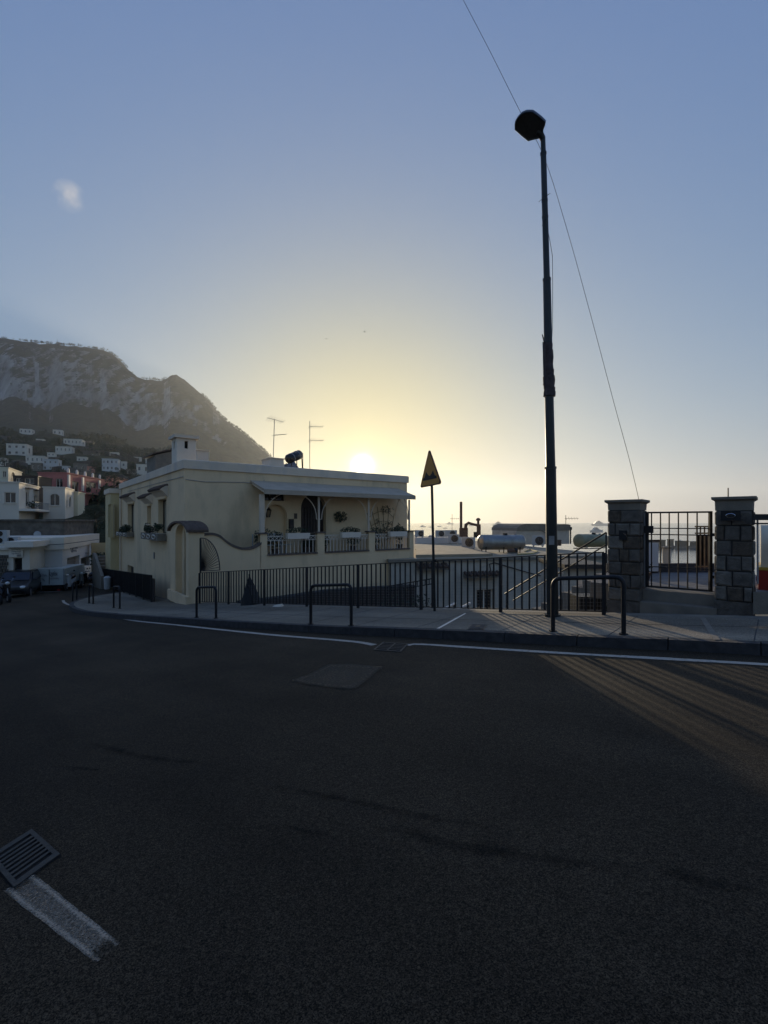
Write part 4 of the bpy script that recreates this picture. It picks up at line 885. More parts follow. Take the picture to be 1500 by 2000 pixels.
# --- traffic sign
YSg = on_walk(849, 1193).y; sb = on_walk(849, 1193)
sign = thing('road_sign', 'yellow triangular bump warning sign turned sideways on a thin leaning pole', 'sign', sb)
tl, tr_, ta = P(820, 953, YSg+.36), P(862, 945, YSg-.36), P(838, 876, YSg+.02); tcn = (tl+tr_+ta)/3
nS = (tr_-tl).cross(ta-tl).normalized()
if nS.dot(Vector((0, 0, CZ))-tcn) < 0: nS = -nS
def tri(k, off):
    out = []; c3 = [tcn+(p-tcn)*k for p in (tl, tr_, ta)]
    for i in range(3):
        p, a, b = c3[i], c3[i-1], c3[(i+1) % 3]
        for f in (0, .5, 1): out.append(p+((a-p)*(1-f)+(b-p)*f)*(.075 if f != .5 else .05)+nS*off)
    return out
MB().prism(tri(1.0, -.02), nS*.02).build('plate', M_SIGNRED, sign); MB().prism(tri(.9, .002), nS*.002).build('face', M_YELLOW, sign)
eu = (tr_-tl).normalized(); ev = (ta-(tl+tr_)/2).normalized(); bs = lrp((tl+tr_)/2, ta, .17)
bump = [(-.26, 0), (-.26, .05), (-.2, .06), (-.13, .17), (-.06, .1), (0, .07), (.06, .1), (.13, .17), (.2, .06), (.26, .05), (.26, 0)]
MB().prism([bs+eu*x+ev*y*1.1+nS*.0065 for x, y in bump], nS*.002).build('symbol', M_SIGNBLK, sign)
pt_ = lrp((tl+tr_)/2, ta, .75)-nS*.045; pb = sb-Vector((0, 0, .05)); lowp = lrp((tl+tr_)/2, ta, -.0)-nS*.045
MB().tube([pb, lowp, pt_], .03, 10).build('pole', M_LAMPPOST, sign, True)
for f in (.15, .6): MB().box(lrp((tl+tr_)/2, ta, f)-nS*.03, (.12, .05, .03), eu).build('clamp', M_BLACK, sign)
MB().tube([sb+Vector((0, 0, 1.08)), sb+Vector((0, 0, 1.14))], .05, 8).build('rail_clip', M_BLACK, sign)
# --- drain grates and covers
def grate(corners, lift, label, slots, margin=.1, bars_along=True, name='drain_grate'):
    p = [c+Vector((0, 0, lift)) for c in corners]; c = sum(p, Vector())/4; t = thing(name, label, 'grate', c)
    MB().add([c+(q-c)*1.05+Vector((0, 0, -.001)) for q in p], [(0, 1, 2, 3)]).build('pit', M_VOID, t)
    def at(u, v, z=0): return lrp(lrp(p[0], p[1], u), lrp(p[3], p[2], u), v)+Vector((0, 0, z))
    def slab(u0, u1, v0, v1, nm): MB().hexa([at(u, v, z) for z in (.0005, .007) for u, v in ((u0, v0), (u1, v0), (u1, v1), (u0, v1))]).build(nm, M_IRON, t)
    slab(0, 1, 0, margin, 'frame'); slab(0, 1, 1-margin, 1, 'frame'); slab(0, margin, margin, 1-margin, 'frame'); slab(1-margin, 1, margin, 1-margin, 'frame')
    for k in range(slots-1):
        v = lrp(margin, 1-margin, (k+1)/slots); slab(margin, 1-margin, v-.022, v+.022, 'bar')
    if not bars_along: slab(.47, .53, margin, 1-margin, 'cross_bar')
    return t
g0, g1, g2 = on_road(62, 1622), on_road(117, 1671), on_road(27, 1737)
g3 = g0+(g2-g1); g3.z = gz(g3.x, g3.y); grate([g0, g3, g2, g1], .004, 'cast iron slotted drain grate next to the worn white dash', 8, .1)
grate([on_road(*q) for q in ((748, 1255), (798, 1258), (783, 1274), (728, 1270))][::-1], .004, 'bright worn drain grate in the gutter between the two white edge lines', 5, .06, False)
hc_ = [on_walk(*q) for q in ((922, 1219), (952, 1220), (945, 1230), (913, 1229))]
t = thing('manhole_cover', 'small square iron manhole cover set in the pavement', 'manhole cover', sum(hc_, Vector())/4); cc = sum(hc_, Vector())/4
MB().prism([q+Vector((0, 0, -.004)) for q in hc_], (0, 0, .008)).build('frame', M_IRON, t); MB().prism([cc+(q-cc)*.82+Vector((0, 0, .005)) for q in hc_], (0, 0, .005)).build('lid', M_KERB, t); MB().prism([cc+(q-cc)*.3+Vector((0, 0, .011)) for q in hc_], (0, 0, .004)).build('emblem', M_IRON, t)
p = on_walk(543, 1184.5); mb = MB(); mb.hexa([p+Vector(q) for q in ((-.16, -.05, 0), (.14, -.08, 0), (.17, .07, 0), (-.12, .09, 0), (-.1, -.03, .04), (.12, -.05, .09), (.13, .04, .07), (-.09, .05, .03))]); tag(mb.build('crumpled_paper', M_WHITE), 'crumpled white paper lying at the foot of the railing', 'litter')
# --- stone gate pillars
def pillar(px0, px1, ytop, ybase, label, seed, side_depth, rows, ycap):
    c = on_walk((px0+px1)/2, ybase); Y = c.y; w = (px1-px0)/F*Y; D = side_depth
    dx = TS*-1; dn = TN                                        # faces the street, depth across it
    w = w/abs(dx.x*1.0+dx.y*-(c.x/Y)) if True else w
    z0 = c.z-.1; z1 = P((px0+px1)/2, ytop, Y).z; zcap = P((px0+px1)/2, ycap, Y).z; ctr = c+dn*D/2
    t = thing('stone_pillar', label, 'pillar', c); r = random.Random(seed)
    MB().box(Vector((ctr.x, ctr.y, (z0+zcap)/2)), (w-.035, D-.035, zcap-z0), dx, dn).build('core', M_MORTAR, t)
    zb = z0+.28; MB().box(Vector((ctr.x, ctr.y, (z0+zb)/2)), (w+.03, D+.03, zb-z0), dx, dn).build('base_block', M_STONE, t)
    for k in range(rows):
        a, b = lrp(zb, zcap, k/rows)+.009, lrp(zb, zcap, (k+1)/rows)-.009
        def row(cen, ax, length, ay, thick, cuts):
            cs = [-length/2]+[length*(q-.5) for q in cuts]+[length/2]
            for i in range(len(cs)-1):
                u0, u1 = cs[i]+.008, cs[i+1]-.008; o = r.uniform(-.006, .012); j = lambda: r.uniform(-.008, .008)
                q = []
                for z in (a, b):
                    for u, v in ((u0, -.0), (u1, -.0), (u1, thick), (u0, thick)):
                        e = .012 if v == 0 else 0
                        q.append(cen+ax*(u+j()*(v == 0))+ay*(v-o*(v == 0))+Vector((0, 0, z+j()*(v == 0))))
                m_ = MB().hexa(q); fr = [0, 1, 5, 4]; cen2 = sum((q[k_] for k_ in fr), Vector())/4
                m_.v += [lrp(q[k_], cen2, .2)-ay*.014 for k_ in fr]; f8 = 8
                m_.f = [f for f in m_.f if set(f) != set(fr)]+[(fr[k_], fr[(k_+1) % 4], f8+(k_+1) % 4, f8+k_) for k_ in range(4)]+[(8, 9, 10, 11)]
                m_.build('stone', r.choice((M_STONE, M_STONE, M_STONE2, M_STONE3)), t)
        cuts = [(.33, .66), (.5,), (.28, .72), (.45,)][(k+seed) % 4]; cuts = [q+r.uniform(-.05, .05) for q in cuts]
        base = Vector((c.x, c.y, 0))
        row(base, dx, w, dn, .03, cuts); row(base+dn*D, -dx, w, -dn, .03, cuts)
        row(base+dn*D/2+dx*w/2, dn, D-.07, -dx, .03, [.5+r.uniform(-.1, .1)]); row(base+dn*D/2-dx*w/2, -dn, D-.07, dx, .03, [.5+r.uniform(-.1, .1)])
    mb = MB()
    def sq(e, z): return [Vector((ctr.x, ctr.y, z))+dx*i*(w/2+e)+dn*j*(D/2+e) for i, j in ((-1, -1), (1, -1), (1, 1), (-1, 1))]
    rg = [sq(.0, zcap), sq(.005, z1-.07), sq(.05, z1-.04), sq(.05, z1)]
    for q in rg: mb.v += q
    for i in range(3):
        for k in range(4): mb.f.append((i*4+k, i*4+(k+1) % 4, i*4+4+(k+1) % 4, i*4+4+k))
    mb.f.append((12, 13, 14, 15)); mb.build('cap', M_CEMENT, t)
    return t, c, w, D, ctr
pil1, c1, w1, D1, ct1 = pillar(1187, 1249, 976, 1193, 'narrower stone block gate pillar next to the railing, with a lock box', 1, .55, 7, 996)
pil2, c2, w2, D2, ct2 = pillar(1396, 1469, 970, 1197, 'wider stone block gate pillar with a thin rod on top', 2, .6, 6, 997)
p = P(1217, 1045, c1.y-.02); MB().box(p, (.12, .07, .17), -TS, TN).build('lock_box', M_BLACK, pil1); MB().bar(p+Vector((-.03, -.06, .03)), p+Vector((.03, -.06, 0)), .012).build('latch', M_CHROME, pil1)
p = P(1427, 1007, c2.y-.04); MB().box(p, (.26, .02, .16), -TS, TN).build('plaque', M_BLACK, pil2); MB().tube([p-TN*.02-TS*.06*math.cos(q)+Vector((0, 0, .03*math.sin(q))) for q in [k*math.pi/6 for k in range(13)]], .006, 4).build('ring_pull', M_CHROME, pil2)
MB().tube([P(1422, 971, c2.y+.3), P(1422, 953, c2.y+.3)], .01, 5).build('rod', M_BLACK, pil2)
# --- gate between the pillars
ga = c1-TS*w1/2+TN*.28; gb_ = c2+TS*w2/2+TN*.28; GP = Plane(ga, (gb_-ga).xy); gl = (gb_-ga).length
zg0 = GP.hit(1300, 1149)[1]; zg1 = GP.hit(1320, 999)[1]
gt = thing('iron_gate', 'open-bar iron garden gate with a lock case between the two stone pillars', 'gate', GP.pt(gl/2, zg0))
for u in (.06, gl-.1): MB().bar(GP.pt(u, zg0), GP.pt(u, zg1), .045).build('stile', M_BLACK, gt)
for z in (zg0+.015, zg1-.015): MB().bar(GP.pt(.08, z), GP.pt(gl-.12, z), .03).build('rail', M_BLACK, gt)
zr = [GP.hit(1320, y)[1] for y in (1032, 1044.5, 1109)]
for z in zr: MB().bar(GP.pt(.08, z, -.012), GP.pt(gl-.12, z, -.012), .018).build('cross_rail', M_BLACK, gt)
bm = MB().bar(Vector((0, 0, 0)), Vector((0, 0, zg1-zg0-.06)), .016).mesh('bar', M_BLACK)
for px in (1272.5, 1290, 1307, 1325, 1343, 1361.5): inst('bar', bm, gt, GP.pt(GP.hit(px, 1080)[0], zg0+.03)-gt.location)
q = GP.hit(1263, 1034); MB().box(GP.pt(q[0], q[1], .02), (.22, .05, .13), GP.u).build('lock_case', M_BLACK, gt)
for z in (zg0+.25, zg1-.4): MB().box(GP.pt(gl-.05, z), (.1, .03, .05), GP.u).build('hinge', M_BLACK, gt)
MB().bar(GP.pt(.02, zg1-.02), GP.pt(.02, zg0), .03).build('lock_post', M_GREYMET, gt)
zs0 = zg0-.04
sl_ = thing('gate_threshold', 'two cement steps up to the iron gate between the pillars', 'steps', GP.pt(gl/2, gz(ga.x, ga.y)+SW))
MB().hexa([GP.pt(u, z, o) for z in (zs0-.6, zs0) for u, o in ((-.0, .1), (gl, .1), (gl, -.3), (0, -.3))]).build('sill', M_CEMENT, sl_)
MB().hexa([GP.pt(u, z, o) for z in (zs0-.9, zs0-.19) for u, o in ((-.0, .34), (gl, .34), (gl, .1), (0, .1))]).build('step', M_CEMENT, sl_)

# ================================================================== BELOW THE RAILING: roofs, stair, terrace
ZR = -.25                                                    # level of the big flat roof
def on_z(px, py, z): Y = (CZ-z)*F/(py-HY); return P(px, py, Y)
# big flat-roofed building: street-facing wall with windows and tiled hoods
RB = Plane(P(870, 1088, 23.4), (.975, .22)); uL, uR_ = RB.hit(800, 1090)[0]-1, RB.hit(1192, 1090)[0]+.5
rb = thing('flat_roofed_building', 'whitewashed building below the railing with a wide flat roof', 'building', RB.pt((uL+uR_)/2, -7))
hw = [RB.rect(931, 1151, 964, 1196), RB.rect(1058, 1140, 1072, 1170)]
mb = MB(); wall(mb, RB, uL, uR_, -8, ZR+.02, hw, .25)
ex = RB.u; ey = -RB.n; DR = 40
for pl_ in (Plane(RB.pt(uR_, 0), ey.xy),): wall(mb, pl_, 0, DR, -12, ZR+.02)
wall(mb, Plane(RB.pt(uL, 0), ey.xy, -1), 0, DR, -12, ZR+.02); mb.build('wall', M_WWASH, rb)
MB().hexa([RB.pt(u, z, o) for z in (ZR-.02, ZR) for u, o in ((uL-.1, .12), (uR_+.1, .12), (uR_+.1, -DR), (uL-.1, -DR))]).build('roof', M_OCHRE, rb)
MB().hexa([RB.pt(u, z, o) for z in (ZR+.002, ZR+.28) for u, o in ((uL-.1, -DR+.3), (uR_+.1, -DR+.3), (uR_+.1, -DR), (uL-.1, -DR))]).build('parapet', M_WWASH, rb)
MB().hexa([RB.pt(u, z, o) for z in (ZR-.14, ZR-.02) for u, o in ((uL-.1, .14), (uR_+.1, .14), (uR_+.1, .0), (uL-.1, .0))]).build('eaves_band', M_CEMENT, rb)
for h in hw: pane(rb, RB, h, .22, M_GLASS, 'window', M_WHITE, 1, .06)
for x0, x1, y in ((812, 872, 1108), (905, 972, 1123)):
    u0, u1 = RB.hit(x0, y)[0], RB.hit(x1, y)[0]; z = RB.hit((x0+x1)/2, y)[1]; hd_ = MB().hexa([RB.pt(u, zz, o) for u, o, zz in ((u0, .0, z-.1), (u1, .0, z-.1), (u1, .4, z-.1), (u0, .4, z-.1), (u0, .0, z+.08), (u1, .0, z+.08), (u1, .4, z-.04), (u0, .4, z-.04))][::1]).build('hood', M_CEMENT, rb)
    tb = MB(); n = int((u1-u0)/.17)
    for k in range(n): u = lrp(u0+.06, u1-.06, k/(n-1)); tb.tube([RB.pt(u, z+.16, .02), RB.pt(u, z+.03, .46)], .07, 6)
    tb.build('roof_tile', M_TILE, hd_)
MB().tube([RB.pt(u, z, .05) for u, z in [RB.hit(*q) for q in ((958, 1115), (955, 1102), (965, 1099), (990, 1106), (1030, 1118), (1062, 1126))]], .025, 5).build('cable', M_BLACK, rb)
# a sunlit lower slab by the house end
sl2 = on_z(812, 1073, ZR+.12); t = tag(MB().hexa([Vector((*p.xy, z)) for z in (ZR+.004, ZR+.14) for p in (on_z(812, 1089, ZR), on_z(962, 1086.5, ZR), on_z(905, 1071, ZR), on_z(812, 1066, ZR))]).build('roof_slab', M_OCHRE), 'sunlit raised roof slab beyond the end of the terrace', 'roof slab')
# air-conditioning condensers
def condenser(label, px, ybase, w, h, d, rz, dark=False):
    p = on_z(px, ybase, ZR); t = thing('air_conditioner', label, 'air conditioner', p, rz, group='air conditioners on the flat roof')
    z0 = .1; MB().box((0, 0, z0+h/2), (w, d, h)).build('casing', M_PLASTIC, t, local=True)
    MB().tube([(w*.14, -d/2-.004, z0+h*.5), (w*.14, -d/2-.02, z0+h*.5)], h*.42, 18).build('fan', M_CARBLK, t, local=True)
    g_ = MB()
    for k in range(5): r = h*.42*(k+1)/5; g_.tube([(w*.14+r*math.cos(q*math.pi/9), -d/2-.028, z0+h*.5+r*math.sin(q*math.pi/9)) for q in range(19)], .005, 4)
    g_.build('fan_guard', M_GREYMET, t, local=True)
    for s_ in (-1, 1): MB().box((s_*w*.38, 0, z0/2), (.06, d+.06, z0)).build('foot', M_GREYMET, t, local=True)
    return t
condenser('air conditioner with a big dark fan nearest the steel tank', 915, 1072, .82, .68, .34, R(-28))
condenser('air conditioner with a round fan between the tank and the pipe stack', 886, 1062, .85, .68, .34, R(-20))
condenser('air conditioner at the wall of the vaulted shed', 1051, 1068, .8, .7, .34, R(-25))
condenser('dark air conditioner at the roof edge just right of the sign pole', 859, 1050.5, .95, .75, .4, R(5))
condenser('dark air conditioner at the roof edge beside the house end', 819, 1050, .95, .75, .4, R(12))
condenser('wide air conditioner at the roof edge left of the pipe stack', 880, 1050, 1.4, .75, .4, R(0))
# low walls on the roof
def lowwall(name, label, x0, y0, x1, y1, h, th, m):
    a, b = on_z(x0, y0, ZR), on_z(x1, y1, ZR); d = (b-a).normalized(); c = (a+b)/2
    o = tag(MB().box(c+Vector((0, 0, h/2)), ((b-a).length, th, h), d).build(name, m), label, 'wall')
lowwall('roof_parapet', 'pale low parapet crossing the roof behind the lit slab', 811, 1062, 900, 1060, .5, .25, M_BLUEW)
for k, (pp, lab) in enumerate((([(812, 1075), (850, 1073.5), (880, 1070), (905, 1070)], 'thin dark pipe lying across the sunlit roof towards the big fan'), ([(935, 1066), (960, 1064), (1000, 1066), (1040, 1070)], 'grey pipe lying on the roof behind the steel tank'), ([(1120, 1072), (1150, 1073), (1185, 1071)], 'dark hose lying on the roof below the olive tank'))):
    tag(MB().tube([on_z(*q, ZR)+Vector((0, 0, .045)) for q in pp], .035, 6).build('roof_pipe', (M_RUST, M_GREYMET, M_BLACK)[k]), lab, 'pipe')
for k, (px, py, h, lab) in enumerate(((842, 1057, .55, 'pale plastic drum on the roof behind the sign pole'), (1088, 1066, .5, 'stack of roof tiles beside the lamp post, on the flat roof'))):
    p = on_z(px, py, ZR); t = thing('roof_drum' if k == 0 else 'tile_stack', lab, 'drum' if k == 0 else 'tiles', p)
    if k == 0: MB().tube([p, p+Vector((0, 0, h*.9)), p+Vector((0, 0, h))], [.25, .27, .2], 14).build('drum', M_PLASTIC, t, 'auto'); MB().tube([p+Vector((0, 0, h*.5)), p+Vector((0, 0, h*.54))], .28, 14).build('hoop', M_GREYMET, t)
    else:
        for j in range(6): MB().box(p+Vector((.02*(j % 2), 0, .04+.075*j)), (.5, .35, .065)).build('tile', M_TILE, t)
# steel tank on legs
def tank(label, x0, x1, ybase, yc, r, m, legs=True, rz=0):
    a = on_z(x0, ybase, ZR); Y = a.y; a = P(x0, yc, Y); b = P(x1, yc, Y+rz); d = (b-a).normalized()
    t = thing('storage_tank', label, 'tank', Vector(((a.x+b.x)/2, (a.y+b.y)/2, ZR)))
    MB().tube([a+d*.0, a+d*.05, a+d*.16, b-d*.16, b-d*.05, b], [r*.35, r*.75, r, r, r*.75, r*.35], 20).build('shell', m, t, 'auto')
    for f in (.3, .62): c = lrp(a, b, f); MB().tube([c-d*.015, c+d*.015], r*1.015, 20).build('weld_band', m, t)
    c = lrp(a, b, .58); MB().tube([c+Vector((0, 0, r*.95)), c+Vector((0, 0, r*1.2))], r*.3, 12).build('hatch', M_BLACK, t)
    c = lrp(a, b, .8); MB().tube([c+Vector((0, 0, r*.95)), c+Vector((0, 0, r*1.12))], r*.18, 10).build('valve', M_GREYMET, t)
    if legs:
        for f in (.12, .5, .85):
            for s_ in (-1, 1):
                c = lrp(a, b, f); e = Vector((-d.y, d.x, 0))*s_; MB().bar(Vector((c.x, c.y, ZR))+e*r*.7, c+e*r*.75-Vector((0, 0, r*.55)), .05).build('leg', M_BLACK, t)
    else:
        for f in (.2, .8): c = lrp(a, b, f); MB().box(Vector((c.x, c.y, (ZR+c.z-r*.8)/2)), (.2, r*1.4, max(.06, c.z-r*.8-ZR)), d).build('saddle', M_CEMENT, t)
    return t
tank('long galvanised steel tank on short black legs on the flat roof', 934, 1024, 1080, 1059, .44, M_TANK, True, .5)
tank('short olive tank lying on cement saddles near the stone pillar', 1127, 1182, 1070, 1056, .46, M_TANKG, False, 1.6)
p = on_z(1000, 1081, ZR); t = thing('pump', 'small rusty pump under the end of the steel tank', 'pump', p); MB().tube([p+Vector((-.25, 0, .16)), p+Vector((.15, 0, .16))], .11, 10).build('motor', M_RUST, t); MB().tube([p+Vector((.15, 0, .18)), p+Vector((.3, 0, .18))], [.15, .13], 10).build('housing', M_BLACK, t); MB().box(p+Vector((0, 0, .03)), (.6, .24, .06)).build('base', M_CEMENT, t)
tag(MB().tube([on_z(*q, ZR)+Vector((0, 0, .03)) for q in ((1025, 1078), (1035, 1074), (1050, 1078), (1040, 1082), (1010, 1084))], .03, 6).build('yellow_hose', mat('yellow_hose_mat', (.4, .33, .1), .6, .1, 3, 0)), 'yellowish hose lying on the roof beside the steel tank', 'hose')
# vaulted shed
a, b = on_z(1008, 1064, ZR), on_z(1112, 1062, ZR); VS = Plane(a, (b-a).xy); wv = (b-a).length; zt_ = VS.hit(1050, 1023)[1]; dv = 3.4
sh_ = thing('vaulted_shed', 'white rooftop shed with a low vaulted roof', 'shed', (a+b)/2); zl_ = zt_-.55
mb = MB(); wall(mb, VS, 0, wv, ZR-.01, zl_, [], .1); wall(mb, Plane(VS.pt(wv, 0), (-VS.n).xy), 0, dv, ZR-.01, zl_); wall(mb, Plane(VS.pt(0, 0), (-VS.n).xy, -1), 0, dv, ZR-.01, zl_); mb.build('wall', M_WWASH, sh_)
prf = [(0, zl_), (.05, zl_+.22), (.25, zl_+.4), (.6, zl_+.52), (1.2, zl_+.56), (wv-.5, zl_+.52), (wv-.1, zl_+.5), (wv+.06, zl_+.44), (wv+.06, zl_)]
MB().prism([VS.pt(u-.0, z, .08) for u, z in prf], -VS.n*(dv+.2)).build('roof', M_CEMENT, sh_)
mb = MB().tube([VS.pt(wv+.12, ZR, .0), VS.pt(wv+.12, zl_+.05, .0)], .06, 8); mb.tube([VS.pt(wv+.12, zl_+.05, .0), VS.pt(wv+.12, zl_+.28, .0)], [.13, .13], 8); mb.build('flue', M_BLACK, sh_)
MB().bar(VS.pt(wv*.42, zl_+.1, .08), VS.pt(wv*.58, zl_-.35, .2), .05).build('brace', M_CEMENT, sh_)
# rooftop pipe stack with ducts
q = on_z(900, 1049, ZR); DY = q.y; duct = thing('exhaust_stack', 'rusty exhaust pipe rising from a box with a bent duct and cowl on the roof', 'exhaust', q)
def D(px, py, dy=0): return P(px, py, DY+dy)
MB().tube([D(900.5, 1032), D(900.5, 980)], .155, 12).build('pipe', M_RUST, duct)
MB().hexa([D(x, y, d) for y in (1050, 1031) for x, d in ((897, 0), (914, 0), (914, 1), (897, 1))]).build('box', M_RUST, duct)
MB().tube([D(909, 1034), D(910, 1025), D(915, 1021.5), D(924, 1024), D(932, 1026)], [.2, .2, .17, .15, .15], 10).build('duct', M_RUST, duct)
MB().hexa([D(x, y, d) for y in (1050, 1024) for x, d in ((931, 0), (939, 0), (939, .8), (931, .8))]).build('box', M_RUST, duct)
MB().tube([D(934, 1025), D(934, 1017), D(934, 1016.8), D(934, 1014), D(934, 1011.5)], [.14, .14, .26, .26, .1], 12).build('cowl', M_RUST, duct)
MB().hexa([D(x, y, d) for y in (1050, 1039) for x, d in ((925, 0), (932, 0), (932, .8), (925, .8))]).build('box', M_BLACK, duct)
def roof_aerial(label, px, ytop, ybase, x0, x1, yb):
    p = on_z(px, ybase, ZR); Y = p.y; t = thing('tv_aerial', label, 'aerial', p); MB().tube([p, P(px, ytop, Y)], .022, 5).build('mast', M_BLACK, t)
    a, b = P(x0, yb, Y), P(x1, yb, Y); bo = MB().tube([a, b], .016, 5).build('boom', M_BLACK, t)
    for k in range(5): c = lrp(a, b, .1+.2*k); MB().tube([c-Vector((0, .1, .13)), c+Vector((0, .1, .13))], .009, 4).build('element', M_BLACK, bo)
roof_aerial('small tv aerial beside the vaulted shed, boom pointing to the stone pillar', 1105, 1006, 1062, 1103, 1130, 1012.5)
roof_aerial('tv aerial among the condensers left of the pipe stack', 883, 1004, 1049, 879, 897, 1013)
# --- stair with pipe handrails just beyond the railing
Ya, Yb = 14.2, 11.6
ra, rb_ = P(986, 1160, Ya), P(1184, 1040, Yb); stw = thing('garden_stair', 'steep cement stair with double pipe handrails rising to the gate terrace', 'stair', Vector((ra.x, ra.y, -6)))
drr = (rb_-ra); hd2 = Vector((drr.x, drr.y, 0)).normalized(); sd = Vector((-hd2.y, hd2.x, 0))
MB().tube([ra, rb_], .022, 6).build('handrail', M_BLACK, stw); MB().tube([ra+drr*.1-Vector((0, 0, .34)), rb_-Vector((0, 0, .3))], .018, 6).build('mid_rail', M_BLACK, stw)
for f in (.02, .5, 1.0): p = ra+drr*f; MB().tube([p, p-Vector((0, 0, .95))], .02, 6).build('baluster', M_BLACK, stw)
ns = 10
for k in range(-6, ns):
    p = ra+drr*((k+.5)/ns)-Vector((0, 0, .95)); st_ = drr.length/ns
    MB().hexa([Vector((*(p+hd2*i*st_*.5+sd*j).xy, z)) for z in (p.z-.9, p.z) for i, j in ((-1, .05), (1, .05), (1, 1.1), (-1, 1.1))]).build('step', M_CEMENT, stw)
mb = MB(); MB().hexa([Vector((*(q_+sd*j).xy, z)) for q_, zz in () for j in () for z in ()]) if False else None
# gate terrace: floor, low dark edge, white wall and column
zT = zg0-.03
fl = [on_z(1186, 1150, zT), on_z(1393, 1158, zT), on_z(1460, 1118, zT), on_z(1186, 1118, zT)]
fl[0] = GP.pt(-1.0, zT, -.31); fl[1] = GP.pt(gl+1.5, zT, -.31)
ter = thing('gate_terrace', 'grey boarded terrace floor behind the iron gate', 'terrace', sum(fl, Vector())/4)
MB().prism([q+Vector((0, 0, -.3)) for q in fl], (0, 0, .28)).build('slab', M_CEMENT, ter)
nb = 11
for k in range(nb):
    v0, v1 = k/nb+.004, (k+1)/nb-.004; q = [lrp(fl[0], fl[3], v0), lrp(fl[1], fl[2], v0), lrp(fl[1], fl[2], v1), lrp(fl[0], fl[3], v1)]
    MB().prism([x+Vector((0, 0, -.018)) for x in q], (0, 0, .02)).build('plank', M_DECK, ter)
e0, e1 = fl[3], fl[2]; ed = (e1-e0).normalized(); MB().box((e0+e1)/2+Vector((0, .1, .06)), ((e1-e0).length, .2, .3), ed).build('edge_kerb', M_KERB, ter)
YT = fl[3].y
t = tag(MB().hexa([P(x, y, YT-d) for y, in ((1116,), (1060,)) for x, d in ((1252, .2), (1286, .2), (1286, -.1), (1252, -.1))]).build('white_wall', M_BLUEW), 'short white wall at the left end of the gate terrace', 'wall')
t = tag(MB().hexa([P(x, y, YT+.3-d) for y in (1112, 1058) for x, d in ((1248, .2), (1290, .2), (1290, -.1), (1248, -.1))][4:]+[P(x, 1054, YT+.3-d) for x, d in ((1246, .25), (1292, .25), (1292, -.15), (1246, -.15))]).build('dark_roof_edge', M_TILE), 'dark flat roof edge above the short white wall', 'roof edge')
col_ = thing('white_column', 'thick whitewashed column standing against the harbour view', 'column', P(1302, 1114, YT+.6)); MB().tube([P(1302, 1114, YT+.6), P(1302, 1071, YT+.6)], .095, 14).build('shaft', M_WWASH, col_, 'auto'); MB().box(P(1302, 1069.5, YT+.6), (.24, .24, .04)).build('cap', M_CEMENT, col_)
wd = thing('garden_pergola', 'sunlit wooden pergola stand by the wide stone pillar', 'pergola', P(1372, 1112, YT-1.5)); Yw = YT-1.5
for x in (1361, 1368, 1376, 1384): MB().hexa([P(x+i, y, Yw+j) for y in (1114, 1030) for i, j in ((-1.6, 0), (1.6, 0), (1.6, .06), (-1.6, .06))]).build('post', M_WOOD, wd)
for y in (1028, 1041, 1106): MB().hexa([P(x, y+k, Yw-.03+j) for k in (2, -1) for x, j in ((1357, 0), (1388, 0), (1388, .03), (1357, .03))]).build('rail', M_WOOD, wd)
MB().hexa([P(x, y, Yw+.1+j) for y in (1104, 1044) for x, j in ((1362, 0), (1387, 0), (1387, .03), (1362, .03))]).build('back_board', M_DARKWOOD, wd)
p = P(1262, 1130, 10); p.z = zT; leafy('potted_plant', 'small dark potted plant on the gate terrace behind the lock side', 'plant', p, [(p+Vector((0, 0, .28)), (.14, .14, .14), 60, .08)], 77, pot_mb(p, .09, .15))
# lower yard structures seen through the bars
def slabbox(name, label, cat, x0, x1, y0, y1, Y, D, m, roof=None):
    t = thing(name, label, cat, P((x0+x1)/2, y1, Y)); MB().hexa([P(x, y, Y)+Vector((0, d, 0)) for y in (y1, y0) for x, d in ((x0, 0), (x1, 0), (x1, D), (x0, D))]).build('wall', m, t)
    if roof: MB().hexa([P(x, y, Y)+Vector((0, d, 0)) for y in (y0-.5, y0-roof[0]) for x, d in ((x0-3, -.3), (x1+3, -.3), (x1+3, D+.1), (x0-3, D+.1))]).build('roof', roof[1], t)
    return t
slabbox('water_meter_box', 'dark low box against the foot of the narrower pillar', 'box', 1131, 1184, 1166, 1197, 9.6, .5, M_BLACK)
slabbox('yard_shed', 'pale yard shed with a dark tin roof behind the handrails', 'shed', 1100, 1182, 1110, 1215, 17.5, 2.5, M_WWASH, (9, M_DARKWOOD))
slabbox('yard_gatepost', 'white post standing behind the pipe handrails', 'post', 1130, 1137, 1128, 1160, 12.4, .1, M_WHITE)
for i, (xa, ya, xb, yb) in enumerate(((865, 1190, 890, 1178), (893, 1191, 918, 1178))):
    a, b = P(xa, ya, 11.6), P(xb, yb, 12.2); d = (b-a).normalized()
    t = thing('white_handrail', ('short white pipe rail of the cellar steps next to the sign pole foot', 'short white pipe rail of the cellar steps next to the low window')[i], 'handrail', a-Vector((0, 0, 1)), group='white cellar rails'); MB().tube([a, b], .03, 8).build('rail', M_WHITE, t)
    for f in (.15, .85): p = lrp(a, b, f); MB().tube([p, p-Vector((0, 0, 1.0))], .02, 6).build('upright', M_BLACK, t)
